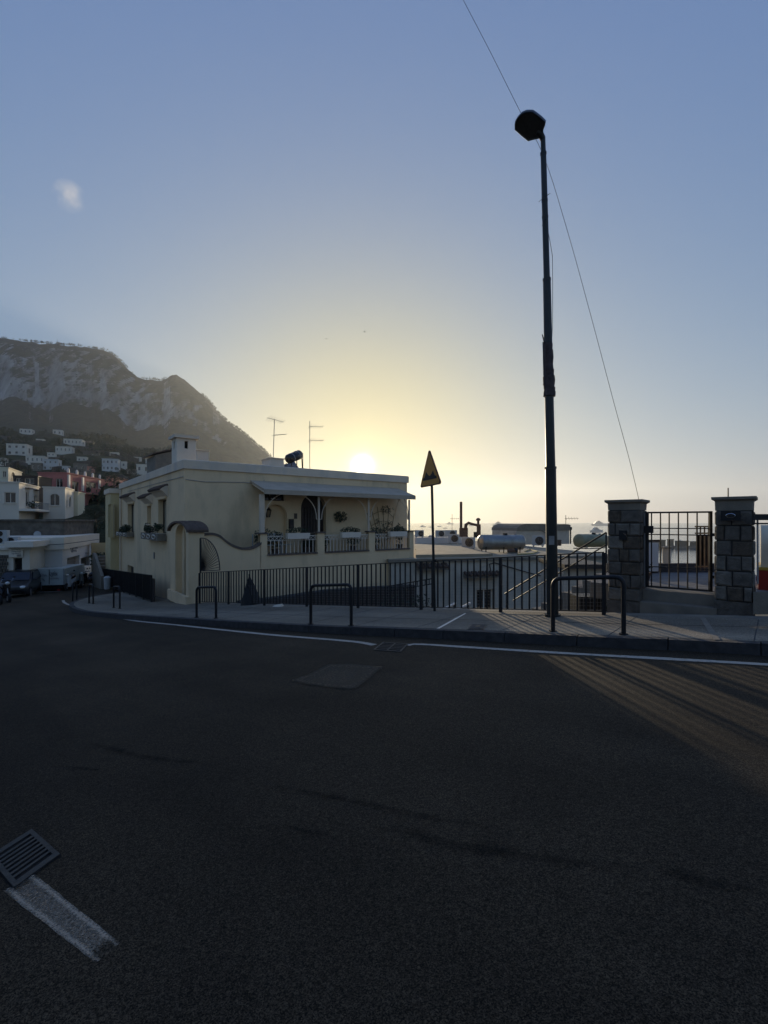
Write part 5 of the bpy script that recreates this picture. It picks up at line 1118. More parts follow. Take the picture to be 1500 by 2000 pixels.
# dark sloping masonry of the cellar stair against the house wall, ladder rail, black peaked form
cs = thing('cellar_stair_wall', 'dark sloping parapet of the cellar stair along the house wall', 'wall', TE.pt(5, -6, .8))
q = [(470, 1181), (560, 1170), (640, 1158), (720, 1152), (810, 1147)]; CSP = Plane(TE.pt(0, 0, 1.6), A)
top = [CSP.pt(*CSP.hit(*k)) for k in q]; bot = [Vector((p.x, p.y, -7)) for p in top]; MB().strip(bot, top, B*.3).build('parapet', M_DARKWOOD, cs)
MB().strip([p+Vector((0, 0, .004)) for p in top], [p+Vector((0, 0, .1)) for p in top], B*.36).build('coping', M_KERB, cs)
la, lb_ = P(757, 1155, 15.5), P(846, 1140, 14.5); t = thing('ladder_rail', 'dark lattice rail along the cellar passage', 'railing', la-Vector((0, 0, 1)))
for dz in (0, .16): MB().bar(la+Vector((0, 0, dz)), lb_+Vector((0, 0, dz)), .03).build('rail', M_BLACK, t)
for k in range(13): p = lrp(la, lb_, k/12); MB().bar(p+Vector((0, 0, .01)), p+Vector((0, 0, .15)), .025).build('rung', M_BLACK, t)
for k in (0, 1): p = (la, lb_)[k]; MB().bar(p, p-Vector((0, 0, 2)), .04).build('post', M_BLACK, t)
p = P(495, 1182, 15.2); p.z -= 1.0; t = thing('dark_peak', 'black peaked form behind the railing near the fan grille', 'tarpaulin', p)  # black peaked form standing in for an unidentified dark triangle
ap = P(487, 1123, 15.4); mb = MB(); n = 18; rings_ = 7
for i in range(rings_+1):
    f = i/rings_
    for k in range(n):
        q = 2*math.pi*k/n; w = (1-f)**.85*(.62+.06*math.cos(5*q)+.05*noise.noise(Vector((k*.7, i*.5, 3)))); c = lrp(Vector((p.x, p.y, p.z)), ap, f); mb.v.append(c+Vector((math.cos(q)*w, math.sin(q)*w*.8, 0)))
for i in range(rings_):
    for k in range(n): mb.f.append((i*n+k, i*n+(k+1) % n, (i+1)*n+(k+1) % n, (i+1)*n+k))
mb.build('sheet', mat('peak_black', (.012, .011, .01), .75, .3, 4, .4, 9), t, 'full'); MB().tube([p+Vector((0, 0, -.4)), ap+Vector((0, 0, .03))], .03, 6).build('prop', M_BARK, t)
r = random.Random(32)
for x, y, Y, w, lab in ((1195, 1200, 9.9, .3, 'dark weeds behind the railing next to the stone pillar'), (770, 1185, 12.2, .45, 'straggly bush below the lattice rail'), (820, 1188, 11.6, .35, 'low bush behind the railing left of the sign pole')):
    p = P(x, y, Y); leafy('bush', lab, 'bush', p-Vector((0, 0, .5)), [(p, (w, w, .35), 160, .1)], x)

# --- to the right of the wide pillar: dark metal frame and a red three-wheeled truck
fr = thing('yard_gateway', 'dark metal gateway beyond the wide stone pillar', 'gateway', P(1500, 1160, 7.4)); zf_ = P(1500, 1159, 7.4).z
MB().hexa([P(x, y, 7.3+d) for y in (1016, 1004) for x, d in ((1470, 0), (1640, 0), (1640, .08), (1470, .08))]).build('beam', M_BLACK, fr)
MB().hexa([P(x, y, 7.32+d) for y in (1024, 1021) for x, d in ((1470, 0), (1640, 0), (1640, .05), (1470, .05))]).build('rail', M_BLACK, fr)
MB().tube([P(1480, 1140, 7.4), P(1479.5, 1014, 7.4)], .014, 6).build('upright', M_GREYMET, fr)
for x in (1560, 1640): MB().bar(P(x, 1200, 7.35), P(x, 1004, 7.35), .06).build('post', M_BLACK, fr)
MB().hexa([P(x, y, 7.36+d) for y in (1200, 1156) for x, d in ((1471, 0), (1660, 0), (1660, .3), (1471, .3))]).build('kerb', M_CEMENT, fr)
tz0 = P(1500, 1154, 8.4).z; tk = thing('three_wheeled_truck', 'small red three-wheeled truck with a cream canvas hood, half hidden by the wide pillar', 'truck', Vector((7.4, 8.7, tz0-.25)))
tx, ty = 6.68, 8.5
TX, TY = Vector((.79, -.613, 0)), Vector((.613, .79, 0))
def tv(x, y, z): p = Vector((tx, ty, tz0+z))+TX*x+TY*y; return p
def tbx(x0, x1, y0, y1, z0, z1, nm, m): return MB().hexa([tv(x, y, z) for z in (z0, z1) for x, y in ((x0, y0), (x1, y0), (x1, y1), (x0, y1))]).build(nm, m, tk)
tbx(0, 1.7, 0, 1.3, .0, .36, 'cargo_bed', M_RED); tbx(-.02, 1.72, -.02, 1.32, .36, .41, 'bed_rail', mat('yellow_trim', (.55, .36, .05), .4, .1, 5, 0))
MB().prism([tv(.04, .65-.6*math.cos(q), .41+.75*math.sin(q)**.6) for q in [k*math.pi/10 for k in range(11)]], TX*1.3).build('canvas_hood', M_CANVAS, tk, 'auto')
tbx(1.75, 2.7, .05, 1.25, .0, 1.2, 'cab', M_RED); tbx(1.9, 2.5, .03, .05, .6, 1.05, 'window', M_GLASS)
for (x, y) in ((.45, .08), (.45, 1.22), (2.4, .65)): MB().tube([tv(x, y-.06, -.03), tv(x, y+.06, -.03)], .22, 16).build('wheel', M_RUBBER, tk)
for z in (.12,): MB().tube([tv(-.005, .12, .2), tv(-.03, .12, .2)], .05, 10).build('tail_light', M_RED, tk)

# ================================================================== HARBOUR
def boat(label, px, py, length_px, kind, mast=0, seed=0):
    Y = (CZ-SEA)*F/(py-HY); p = P(px, py, Y); L = length_px/F*Y; t = thing('boat', label, 'boat', p, R(random.Random(seed).uniform(-20, 20)))
    W = L*.22; H = L*.11; n = 9; hull = MB(); secs = []
    for i in range(n):
        f = i/(n-1); w = W/2*(1-(max(0, f-.45)/.55)**2*.98)*(.8+.2*min(1, f*5)); sh = H*(1+.35*f*f); x = (f-.5)*L*(1+.0*f)
        secs.append([(x-.04*L*(1-f), -w, sh), (x, -w*.7, -.4), (x, w*.7, -.4), (x-.04*L*(1-f), w, sh)])
    for s_ in secs: hull.v += [Vector(q) for q in s_]
    for i in range(n-1):
        for k in range(4): hull.f.append((i*4+k, i*4+(k+1) % 4, i*4+4+(k+1) % 4, i*4+4+k))
    hull.f += [(3, 2, 1, 0)]; hull.build('hull', M_BOAT, t, local=True)
    if kind == 'yacht':
        for k, (x0, x1, h0, h1) in enumerate(((-.38, .22, 1, 1.75), (-.3, .1, 1.75, 2.4), (-.2, .0, 2.4, 2.9))):
            MB().hexa([(L*x, y, H*h0+.001) for x, y in ((x0, -W*.34), (x1, -W*.34), (x1, W*.34), (x0, W*.34))]+[(L*(x+dx), y, H*h1) for x, y, dx in ((x0, -W*.3, .02), (x1, -W*.3, -.06), (x1, W*.3, -.06), (x0, W*.3, .02))]).build('deckhouse', M_BOAT, t, local=True)
            MB().box((L*(x0+x1)/2-.01*L, -W*.335, H*(h0+h1)/2), (L*(x1-x0)*.75, .12, H*.25)).build('window', M_GLASS, t, local=True)
        MB().tube([(-L*.1, 0, H*2.9), (-L*.12, 0, H*(3.6+mast))], .12, 5).build('mast', M_BOAT, t, local=True)
    else:
        MB().box((-L*.08, 0, H*1.25), (L*.4, W*.5, H*.6)).build('cabin', M_BOAT, t, local=True)
        MB().tube([(L*.05, 0, H), (L*.05, 0, L*1.25)], .09, 5).build('mast', M_GREYMET, t, local=True); MB().tube([(L*.05, 0, H*2.2), (-L*.38, 0, H*2.2)], .12, 5).build('boom', M_BOAT, t, local=True)
    return t
boat('long low motor yacht on the horizon in line with the steel tank', 976, 1027, 26, 'yacht', 1, 1)
boat('motor yacht lying off beyond the olive tank', 1166, 1039, 29, 'yacht', 0, 2)
boat('grey ship on the horizon next to the narrower pillar', 1172, 1026.5, 30, 'yacht', 0, 3)
boat('large hazy yacht on the horizon behind the roof aerial', 879, 1024, 14, 'yacht', 2, 4)
boat('hazy yacht on the horizon just left of the sign pole', 826, 1029, 11, 'yacht', 0, 5)
SAIL = ((842, 1030, 9, 'just right of the sign pole'), (858, 1029, 9, 'above the dark condenser beside the sign pole'), (870, 1032, 8, 'left of the roof aerial'), (921, 1027, 10, 'framed by the bent exhaust duct'), (1017, 1030, 9, 'at the left end of the vaulted shed roof'), (1150, 1046, 13, 'right above the olive tank'), (1083, 1031, 10, 'beside the lamp post over the shed roof'))
for i, (x, y, l_, lab) in enumerate(SAIL): boat('sailing boat with a bare mast anchored '+lab, x, y, l_, 'sail', 0, 10+i)['group'] = 'sailing boats at anchor'
# harbour mole with low sheds, seen through the gate
Ym = (CZ-SEA)*F/(1071-HY); mo = thing('harbour_mole', 'long dark stone mole with sheds crossing the harbour behind the gate', 'mole', P(1330, 1071, Ym))
MB().hexa([P(x, 1074.5, Ym+d) for x, d in ((1262, 0), (1372, 0), (1376, 14), (1262, 14))]+[P(x, 1066, Ym+d) for x, d in ((1262, 2), (1369, 2), (1373, 13), (1262, 13))]).build('quay', M_DSTONE, mo)
for k, (x0, x1, y) in enumerate(((1258, 1300, 1054), (1303, 1316, 1053), (1318, 1345, 1056), (1347, 1366, 1057))):
    MB().hexa([P(x, yy, Ym+3+d) for yy in (1067, y+2) for x, d in ((x0, 0), (x1, 0), (x1, 7), (x0, 7))]).build('shed', M_DSTONE, mo)
    MB().hexa([P(x, yy, Ym+3+d) for yy in (y+1.9, y) for x, d in ((x0-.6, -.5), (x1+.6, -.5), (x1+.6, 7.5), (x0-.6, 7.5))]).build('roof', M_KERB, mo)
boat('small white launch moored at the stone mole', 1322, 1057, 9, 'yacht', 0, 41).location.y -= 6
# two gulls
for i, (x, y) in enumerate(((637, 662), (712, 648))):
    c = P(x, y, 60); mb = MB().ball(c, (.05, .16, .05), 8, 6); mb.add([c+Vector(q) for q in ((-.02, .06, .02), (-.02, -.08, .02), (-.22, -.02, .09), (-.3, -.1, .03))], [(0, 1, 2), (1, 3, 2)]); mb.add([c+Vector(q) for q in ((.02, .06, .02), (.02, -.08, .02), (.22, -.02, .09), (.3, -.1, .03))], [(0, 2, 1), (1, 2, 3)])
    tag(mb.build('gull', M_GREYMET), ('gull gliding high above the solar heater', 'gull gliding high straight above the sun')[i], 'bird', 'gulls in the evening sky')

# ================================================================== DOWN THE STREET ON THE LEFT
def block(name, label, cat, px0, px1, ytop, ybase, Y, depth, m, fd=(.95, .32), fw=(), sw=(), cap=None, base_extra=4.0, capm=None, group=None, sills=True):
    """house block: front wall towards us from px0 to px1 (Y is the depth of its right corner), side wall running back; openings as wall fractions"""
    c = P(px1, ytop, Y); u = Vector((*fd, 0)).normalized(); pl = Plane(c, u.xy); W = -pl.hit(px0, ytop)[0]; zt = c.z; zb = P(px1, ybase, Y).z
    pl = Plane(c-u*W, u.xy); sd = -pl.n; sp = Plane(c, sd.xy); t = thing(name, label, cat, Vector((*(c-u*W/2).xy, zb)), group=group)
    conv = lambda L, hs: [(L*h[0], L*h[1], lrp(zb, zt, h[2]), lrp(zb, zt, h[3]), *h[4:5]) for h in hs]
    F_, S_ = conv(W, fw), conv(depth, sw); mb = MB(); dp = .25
    wall(mb, pl, 0, W, zb-base_extra, zt, F_, dp); wall(mb, sp, 0, depth, zb-base_extra, zt, S_, dp)
    wall(mb, Plane(pl.pt(0, 0), sd.xy, -1), 0, depth, zb-base_extra, zt); wall(mb, Plane(pl.pt(0, 0, -depth), u.xy), 0, W, zb-base_extra, zt); mb.build('wall', m, t)
    for P_, hs in ((pl, F_), (sp, S_)):
        for h in hs:
            w = pane(t, P_, h, dp-.02, M_GLASS, 'window', M_WHITE if (h[1]-h[0]) > .5 else None, 1, .07)
            if sills and h[1]-h[0] > .5: MB().box(P_.pt((h[0]+h[1])/2, h[2]-.04, .05), (h[1]-h[0]+.2, .14, .08), P_.u).build('sill', m, w)
    ch_ = cap or .3; e = .12; ring4 = lambda d: [pl.pt(-d, 0, d), pl.pt(W+d, 0, d), pl.pt(W+d, 0, -depth-d), pl.pt(-d, 0, -depth-d)]
    MB().hexa([Vector((*p.xy, z)) for z in (zt-.01, zt+.14) for p in ring4(e)]).build('roof', capm or m, t)
    return t, pl, sp, W, zb, zt
def script(pl, x0, x1, y, h, seed, off, root, m=M_INK, loops=7):    # a line of illegible handwriting
    u0, z = pl.hit(x0, y); u1, _ = pl.hit(x1, y); r = random.Random(seed); u0, u1 = sorted((u0, u1)); n = loops*6
    pts = [pl.pt(lrp(u0, u1, k/n)+.35*h*math.sin(k*2.1), z+h*.5*math.sin(k*1.05+r.random())*(1 if r.random() > .2 else 1.8), off) for k in range(n+1)]
    MB().tube(pts, h*.07, 4).build('lettering', m, root)
# garages along the street
GA = P(122, 1052, 31); GBp = P(191, 1040, 41); GG = Plane(GA, (GBp-GA).xy); gW = (Vector((GBp.x, GBp.y, 0))-GG.O).length; gzt = .5
gar = thing('garage_row', 'low white garage building with two roller shutters', 'garage', GG.pt(gW/2, -3.2)); gh = []
for r4 in ((131, 1087, 155, 1150), (158, 1088, 175, 1150)): a, b, c, d = GG.rect(*r4); gh.append((a, b, -3.6, d))
mb = MB(); wall(mb, GG, 0, gW, -6, gzt, gh, .3); GE = Plane(GG.pt(0, 0), (-.97, -.22)); wall(mb, Plane(GG.pt(0, 0, 0)-Vector((.97, .22, 0)).normalized()*5, (.97, .22)), 0, 5, -6, gzt); mb.build('wall', M_BLUEW, gar)
MB().hexa([GG.pt(u, z, o) for z in (gzt-.75, gzt+.03) for u, o in ((-.1, .1), (gW+.1, .1), (gW+.1, -5), (-.1, -5))]).build('fascia', M_WHOUSE, gar)
for h in gh:
    w = pane(gar, GG, h, .28, M_SHUT, 'roller_shutter'); n = 14
    for k in range(n): z = lrp(h[2], h[3], (k+.5)/n); MB().bar(GG.pt(h[0]+.02, z, -.265), GG.pt(h[1]-.02, z, -.265), (h[3]-h[2])/n*.7, .03, up=GG.n).build('slat', M_SHUT, w)
script(GG, 135, 151, 1071, .2, 3, .02, gar, loops=5); script(GG, 138, 149, 1077, .15, 4, .02, gar, loops=5); script(GG, 166, 171, 1081, .14, 6, .02, gar, loops=2)
tag(MB().tube([P(0, 1062, 30), P(60, 1066, 30), P(125, 1062.5, 30.6), P(160, 1058, 33), P(195, 1053, 37)], .02, 5).build('street_cable', M_BLACK), 'black cable strung across the front of the garages', 'cable')
# dark masonry building and white yard wall
t, pl, sp, W, zb, zt = block('stone_building', 'dark rough masonry building behind the delivery truck', 'building', -140, 125, 1018, 1112, 36, 6, M_DSTONE, (.97, .22), fw=((.3, .36, .2, .4),))
MB().tube([pl.pt(*pl.hit(73, 1044), .0), pl.pt(*pl.hit(73, 1044), .12)], [.26, .18], 14).build('dish', M_PLASTIC, t)
tag(MB().hexa([P(x, y, Yw_) for y in (1160, 1074) for x, Yw_ in ((56, 32.0), (121, 31.6), (121, 32.0), (56, 32.4))]).build('yard_wall', M_BLUEW), 'plain pale wall behind the delivery truck', 'wall')
# corner shop
t, pl, sp, W, zb, zt = block('corner_shop', 'small shop with a white sign board and a closed shutter under a thick white slab', 'shop', -150, 58, 1073, 1136, 28.5, 6, M_WHOUSE, (.95, .3), fw=((.84, .925, .02, .74),), sw=())
MB().hexa([pl.pt(u, z, o) for z in (zt+.15, zt+.5) for u, o in ((W*.79, .5), (W+.35, .5), (W+.35, -6), (W*.79, -6))]).build('slab', M_WHITE, t)
b_ = pl.rect(19, 1070, 46, 1088); MB().box(pl.pt((b_[0]+b_[1])/2, (b_[2]+b_[3])/2, .06), (b_[1]-b_[0], .08, b_[3]-b_[2]), pl.u).build('sign_board', M_WHITE, t)
for k, yy in enumerate((1073, 1077, 1081)): script(pl, 24, 42, yy, .07, 20+k, .12, t, loops=7)
script(pl, 35, 43, 1085, .11, 29, .12, t, loops=4)
st4 = pl.rect(-60, 1084, 17, 1140); rk2 = random.Random(8); mbx = None
for k in range(8):
    for j in range(14):
        u0 = lrp(st4[0], st4[1], (j+(k % 2)*.5)/14.5); u1 = lrp(st4[0], st4[1], (j+1+(k % 2)*.5)/14.5); z0, z1 = lrp(st4[2], st4[3], k/8), lrp(st4[2], st4[3], (k+1)/8); q = rk2.uniform(0, .04)
        if u1 < pl.hit(-6, 1100)[0]: continue
        MB().box(pl.pt((u0+u1)/2, (z0+z1)/2, .05+q), (u1-u0-.03, .1, z1-z0-.03), pl.u).build('stone', M_STONE, t)
def wall_ac(label, px, py, Y, w, h, fans=2):
    p = P(px, py, Y); t = thing('air_conditioner', label, 'air conditioner', p); u = Vector((.95, .3, 0)).normalized(); MB().box(p+Vector((0, 0, h/2)), (w, .4, h), u).build('casing', M_PLASTIC, t)
    nn = Vector((u.y, -u.x, 0))
    for k in range(fans): c = p+Vector((0, 0, h*(k+.5)/fans))+nn*.2; MB().tube([c, c+nn*.03], h/fans*.4, 14).build('fan', M_CARBLK, t)
wall_ac('tall air conditioner with two fans on the corner shop roof', 2, 1062, 28.8, .75, .82, 2)
wall_ac('single-fan air conditioner beside the two-fan one on the shop roof', 24, 1062, 29.2, .75, .42, 1)
# delivery truck, seen from behind
tp = P(97, 1152, 29.3); tzg = gz(tp.x, tp.y); tr0 = thing('delivery_truck', 'box delivery truck with handwriting on its pale rear doors', 'truck', Vector((tp.x, tp.y, tzg)))
TB = Plane(P(66, 1112, 29.3), (.97, .24)); ua, ub, za, zb_ = TB.rect(66, 1111, 126, 1143); dT2 = 3.4
MB().hexa([TB.pt(u, z, -o) for z in (za, zb_) for u, o in ((ua, 0), (ub, 0), (ub, dT2), (ua, dT2))]).build('cargo_box', mat('truck_box', (.42, .46, .44), .6, .06, 3, 0), tr0)
um = (ua+ub)/2; MB().bar(TB.pt(um, za+.05, .01), TB.pt(um, zb_-.05, .01), .03, .02, up=TB.n).build('door_gap', M_BLACK, tr0)
for u in (ua+.04, ub-.04): MB().bar(TB.pt(u, za, .01), TB.pt(u, zb_, .01), .06, .03, up=TB.n).build('door_post', M_GREYMET, tr0)
script(TB, 76, 92, 1124, .14, 41, .03, tr0, loops=4); script(TB, 98, 112, 1121, .2, 42, .03, tr0, loops=4); script(TB, 96, 115, 1130, .09, 43, .03, tr0, loops=7); script(TB, 82, 88, 1132, .12, 44, .03, tr0, loops=2)
MB().hexa([TB.pt(u, z, -o) for z in (za-.3, za-.02) for u, o in ((ua+.1, .1), (ub-.1, .1), (ub-.1, 5), (ua+.1, 5))]).build('chassis', M_CARBLK, tr0)
MB().hexa([TB.pt(u, z, -o) for z in (za-.25, zb_-.25) for u, o in ((ua+.1, dT2+.1), (ub-.1, dT2+.1), (ub-.1, dT2+1.6), (ua+.1, dT2+1.6))]).build('cab', M_WHITE, tr0)
MB().bar(TB.pt(ua+.05, za-.42, .1), TB.pt(ub-.05, za-.42, .1), .1, .1).build('bumper', M_GREYMET, tr0)
for u in (ua+.3, ub-.3):
    for o in (.9, 4.2): p = TB.pt(u, tzg+.36, -o); MB().tube([p-TB.u*.12, p+TB.u*.12], .36, 16).build('wheel', M_RUBBER, tr0)
    MB().box(TB.pt(u, za-.3, .06), (.18, .05, .1), TB.u).build('tail_light', M_RED, tr0)
# parked silver hatchback and scooters
def hatchback(label, loc, rz, paint):
    t = thing('parked_car', label, 'car', loc, rz)
    prof = [(-1.85, .3), (-1.9, .62), (-1.75, .86), (-1.35, 1.35), (-1.1, 1.45), (.1, 1.45), (.3, 1.38), (.85, .95), (1.6, .82), (1.85, .68), (1.9, .42), (1.85, .28)]
    mb = MB(); ns = 5; w = [.70, .80, .8, .80, .70]; ys = [-.8, -.72, 0, .72, .8]
    for k in range(5):
        tuck = [0, 1, 1, 1, 0][k]
        for x, z in prof:
            inset = max(0, (z-.85))*.28; y = ys[k]*(1-inset/.8)
            mb.v.append(Vector((x*(1 if tuck else .985), y, z if tuck else min(z, z-.02))))
    n = len(prof)
    for k in range(4):
        for i in range(n): mb.f.append((k*n+i, k*n+(i+1) % n, (k+1)*n+(i+1) % n, (k+1)*n+i))
    mb.f += [tuple(range(n)), tuple(4*n+i for i in reversed(range(n)))]; bd = mb.build('body', paint, t, 'auto', local=True)
    MB().hexa([Vector(q) for q in ((.34, -.6, 1.37), (.34, .6, 1.37), (.86, .68, .96), (.86, -.68, .96), (.37, -.6, 1.39), (.37, .6, 1.39), (.89, .68, .98), (.89, -.68, .98))]).build('windscreen', M_GLASS, t, local=True)
    for s_ in (-1, 1):
        MB().hexa([Vector((x, s_*y, z)) for x, y, z in ((-1.25, .79, .92), (.72, .79, .92), (.22, .685, 1.34), (-1.1, .685, 1.34), (-1.25, .82, .93), (.72, .82, .93), (.22, .71, 1.35), (-1.1, .71, 1.35))]).build('side_window', M_GLASS, t, local=True)
        MB().ball((1.78, s_*.58, .66), (.12, .17, .09), 10, 6).build('headlight', M_LENS, t, local=True)
        MB().ball((.55, s_*.9, .98), (.09, .1, .07), 8, 5).build('wing_mirror', paint, t, local=True)
        for x in (-1.2, 1.22):
            wl_ = MB().tube([(x, s_*.66, .3), (x, s_*.83, .3)], .3, 18).build('wheel', M_RUBBER, t, local=True); MB().tube([(x, s_*.83, .3), (x, s_*.845, .3)], .19, 12).build('rim', M_GREYMET, wl_, local=True)
    MB().box((1.9, 0, .45), (.05, 1.3, .14)).build('bumper', M_CARBLK, t, local=True)
    return t
def scooter(label, loc, rz, paint, s=1.0):
    t = thing('parked_scooter', label, 'scooter', loc, rz, group='parked scooters')
    for x in (-.6, .62):
        w = MB().tube([(x, -.05, .24), (x, .05, .24)], .24, 16).build('wheel', M_RUBBER, t, local=True); MB().tube([(x, -.056, .24), (x, .056, .24)], .12, 12).build('rim', M_GREYMET, w, local=True)
    MB().tube([(-.85, 0, .62), (-.7, 0, .6), (-.4, 0, .55), (-.1, 0, .45), (.05, 0, .32)], [.06, .15, .2, .18, .1], 10).build('body', paint, t, True, local=True)
    MB().box((.2, 0, .28), (.5, .3, .06)).build('footboard', M_CARBLK, t, local=True)
    MB().hexa([Vector(q) for q in ((.4, -.2, .25), (.4, .2, .25), (.55, .12, .25), (.55, -.12, .25), (.34, -.17, .92), (.34, .17, .92), (.45, .1, .95), (.45, -.1, .95))]).build('leg_shield', paint, t, local=True)
    MB().tube([(.62, 0, .24), (.5, 0, .6), (.36, 0, 1.0)], .03, 8).build('fork', M_GREYMET, t, local=True)
    MB().tube([(.28, -.34, 1.06), (.36, -.12, 1.02), (.36, .12, 1.02), (.28, .34, 1.06)], .02, 6).build('handlebar', M_CARBLK, t, local=True)
    MB().ball((.46, 0, .98), (.08, .1, .08), 10, 6).build('headlight', M_LENS, t, True, local=True)
    MB().tube([(-.8, 0, .76), (-.6, 0, .8), (-.2, 0, .78), (-.02, 0, .72)], [.06, .13, .13, .06], 10).build('seat', M_CARBLK, t, True, local=True)
    for s_ in (-1, 1):
        m_ = MB().tube([(.34, s_*.2, 1.04), (.32, s_*.3, 1.22)], .008, 5).build('mirror_stem', M_CHROME, t, local=True); MB().ball((.31, s_*.32, 1.26), (.02, .06, .045), 8, 5).build('mirror', M_CARBLK, m_, local=True)
    return t
def gp(px, Y): x = (px-HX)/F*Y; return Vector((x, Y, gz(x, Y)))
hatchback('silver hatchback parked in front of the corner shop', gp(38, 28.0), R(-66), M_SILVER)
scooter('dark scooter with a bright headlight parked at the front of the silver hatchback', gp(8, 24.2), R(-35), M_CARBLK)
scooter('second dark scooter squeezed beside the silver hatchback', gp(-16, 23.2), R(-25), M_CARBLK)
scooter('pale-fronted scooter parked before the first garage shutter', gp(137, 30.5), R(-75), M_PLASTIC)
scooter('dark scooter parked under the second garage shutter', gp(160, 32.5), R(-60), M_CARBLK)
scooter('dark scooter parked tight against the creeper by the outside stair', gp(173, 33.5), R(-95), M_CARBLK)
t = thing('dark_creeper', 'dark creeper hanging on the passage wall next to the garages', 'creeper', P(196, 1160, 37)); r = random.Random(55); lv = MB()
for k in range(40): lv.leaves(P(r.uniform(184, 206), r.uniform(1085, 1160), 37+r.uniform(-.4, .6)), (.5, .4, .4), 22, .25, r)
lv.build('foliage', M_LEAF2, t); MB().hexa([P(x, y, 37.8+d) for y in (1165, 1060) for x, d in ((178, 0), (225, 0), (225, .3), (178, .3))]).build('passage_wall', M_CREAM2, t)

mb = MB(); rh = thing('shade_house', 'unseen house added behind the annexe to shade the garages', 'house', (-22, 56, -5)); RH = Plane(Vector((-30, 52, 0)), (1, 0))  # hidden house added to keep the low sun off the garages
wall(mb, RH, 0, 16, -6, 4.9, [(2+3.4*k, 3.2+3.4*k, 1.5, 3.2) for k in range(4)], .25); wall(mb, Plane(Vector((-14, 52, 0)), (0, 1)), 0, 8, -6, 4.9); wall(mb, Plane(Vector((-30, 52, 0)), (0, 1), -1), 0, 8, -6, 4.9); wall(mb, Plane(Vector((-30, 60, 0)), (1, 0)), 0, 16, -6, 4.9); mb.build('wall', M_CREAM2, rh)
for k in range(4): pane(rh, RH, (2+3.4*k, 3.2+3.4*k, 1.5, 3.2), .22, M_GLASS, 'window', M_WHITE)
MB().box((-22, 56, 5.0), (16.3, 8.3, .2)).build('roof', M_FASCIA, rh)

# ================================================================== TOWN ON THE SLOPE
t, pl, sp, W, zb, zt = block('white_house', 'white house with a sunlit balcony side and a wide dark window', 'house', -150, 37, 943, 1022, 62, 9.5, M_WHOUSE, (.92, .39), fw=((.84, .965, .5, .76), (.55, .68, .5, .76)), sw=((.3, .47, .44, .82), (.72, .86, .36, .76)), base_extra=6)
zbal = lrp(zb, zt, .36); bl = MB().hexa([sp.pt(u, z, o) for z in (zbal-.3, zbal) for u, o in ((-.1, 1.8), (13, 1.8), (13, 0.0), (-.1, 0.0))]).build('balcony', M_WHITE, t)
MB().bar(sp.pt(0, zbal+.9, 1.75), sp.pt(13, zbal+.9, 1.75), .05).build('balcony_rail', M_GREYMET, bl)
for k in range(30): u = 13*k/29; MB().bar(sp.pt(u, zbal, 1.75), sp.pt(u, zbal+.88, 1.75), .03).build('balcony_bar', M_GREYMET, bl)
for a_, b_2 in ((.3, .47), (.72, .86)): MB().box(sp.pt(9.5*(a_+b_2)/2, zt-.5, .2), (2.1, .5, .12), sp.u).build('window_hood', M_TILE, t)
r = random.Random(60)
for k, (px, lab) in enumerate(((56, 'row of dark pot plants on the sunlit balcony'), (86, 'round pale pot with plants at the end of the sunlit balcony'))):
    u = sp.hit(px, 985)[0]; p = sp.pt(u, zbal, .6); leafy('balcony_plant', lab, 'plant', p, [(p+Vector((0, 0, .7)), (.8, .8, .5), 120, .3)], 61+k, pot_mb(p, .35, .4))
block('white_house', 'white house with one big arched dark window and a sunlit end wall', 'house', 84, 127, 953, 1022, 70, 6, M_WHOUSE, (.92, .39), fw=((.3, .75, .5, .83, 'arch'),), sw=((.45, .72, .48, .78, 'arch'), (.15, .3, .48, .66)), base_extra=6)
block('cream_block', 'narrow sunlit cream block between the arched window house and the pink house', 'house', 134, 152, 962, 1000, 76, 4, mat('bright_cream', (.72, .65, .45), .9, .05, .6, .1, 20), (.95, .32), base_extra=6)
t, pl, sp, W, zb, zt = block('pink_house', 'dark pink house with white corner columns, loggia and a big arch', 'house', 74, 130, 924, 992, 86, 19, M_PINK, (.99, .13), fw=((.62, .86, .56, .84),), sw=((.1, .24, .5, .8), (.38, .62, .52, .86), (.8, .9, .6, .84), (.42, .68, .0, .38, 'arch'), (.78, .9, .2, .32)), base_extra=6)
for u in (.5, 5.6, 12.5): MB().box(sp.pt(u, lrp(zb, zt, .75), .12), (.55, .3, (zt-zb)*.42), sp.u).build('column', M_WHITE, t)
z = lrp(zb, zt, .5); bl = MB().hexa([sp.pt(u, zz, o) for zz in (z-.25, z) for u, o in ((6.8, 1.2), (12.3, 1.2), (12.3, .0), (6.8, .0))]).build('balcony', M_SALMON, t); MB().hexa([sp.pt(u, zz, o) for zz in (z+.002, z+1) for u, o in ((6.8, 1.2), (12.3, 1.2), (12.3, 1.1), (6.8, 1.1))]).build('balcony_front', M_PINK, bl)
for k in range(5): u = 3+3.2*k; p = sp.pt(u, zt+.14, -1.2); MB().tube([p, p+Vector((0, 0, .8)), p+Vector((0, 0, 1.1))], [.22, .22, .12], 8).build('chimney_pot', M_WHITE, t)
t, pl, sp, W, zb, zt = block('salmon_house', 'salmon house end with one white window beyond the pink house', 'house', 208, 219, 931, 992, 106, 14, M_SALMON, (.99, .13), sw=((.3, .5, .55, .75),), base_extra=6)
block('wooden_pergola_house', 'low dark house under a flat brown roof left of the pink house', 'house', 26, 74, 931, 948, 78, 5, M_DARKWOOD, (.97, .22), fw=((.1, .3, .2, .8), (.45, .85, .2, .8)), base_extra=4, capm=M_DARKWOOD)
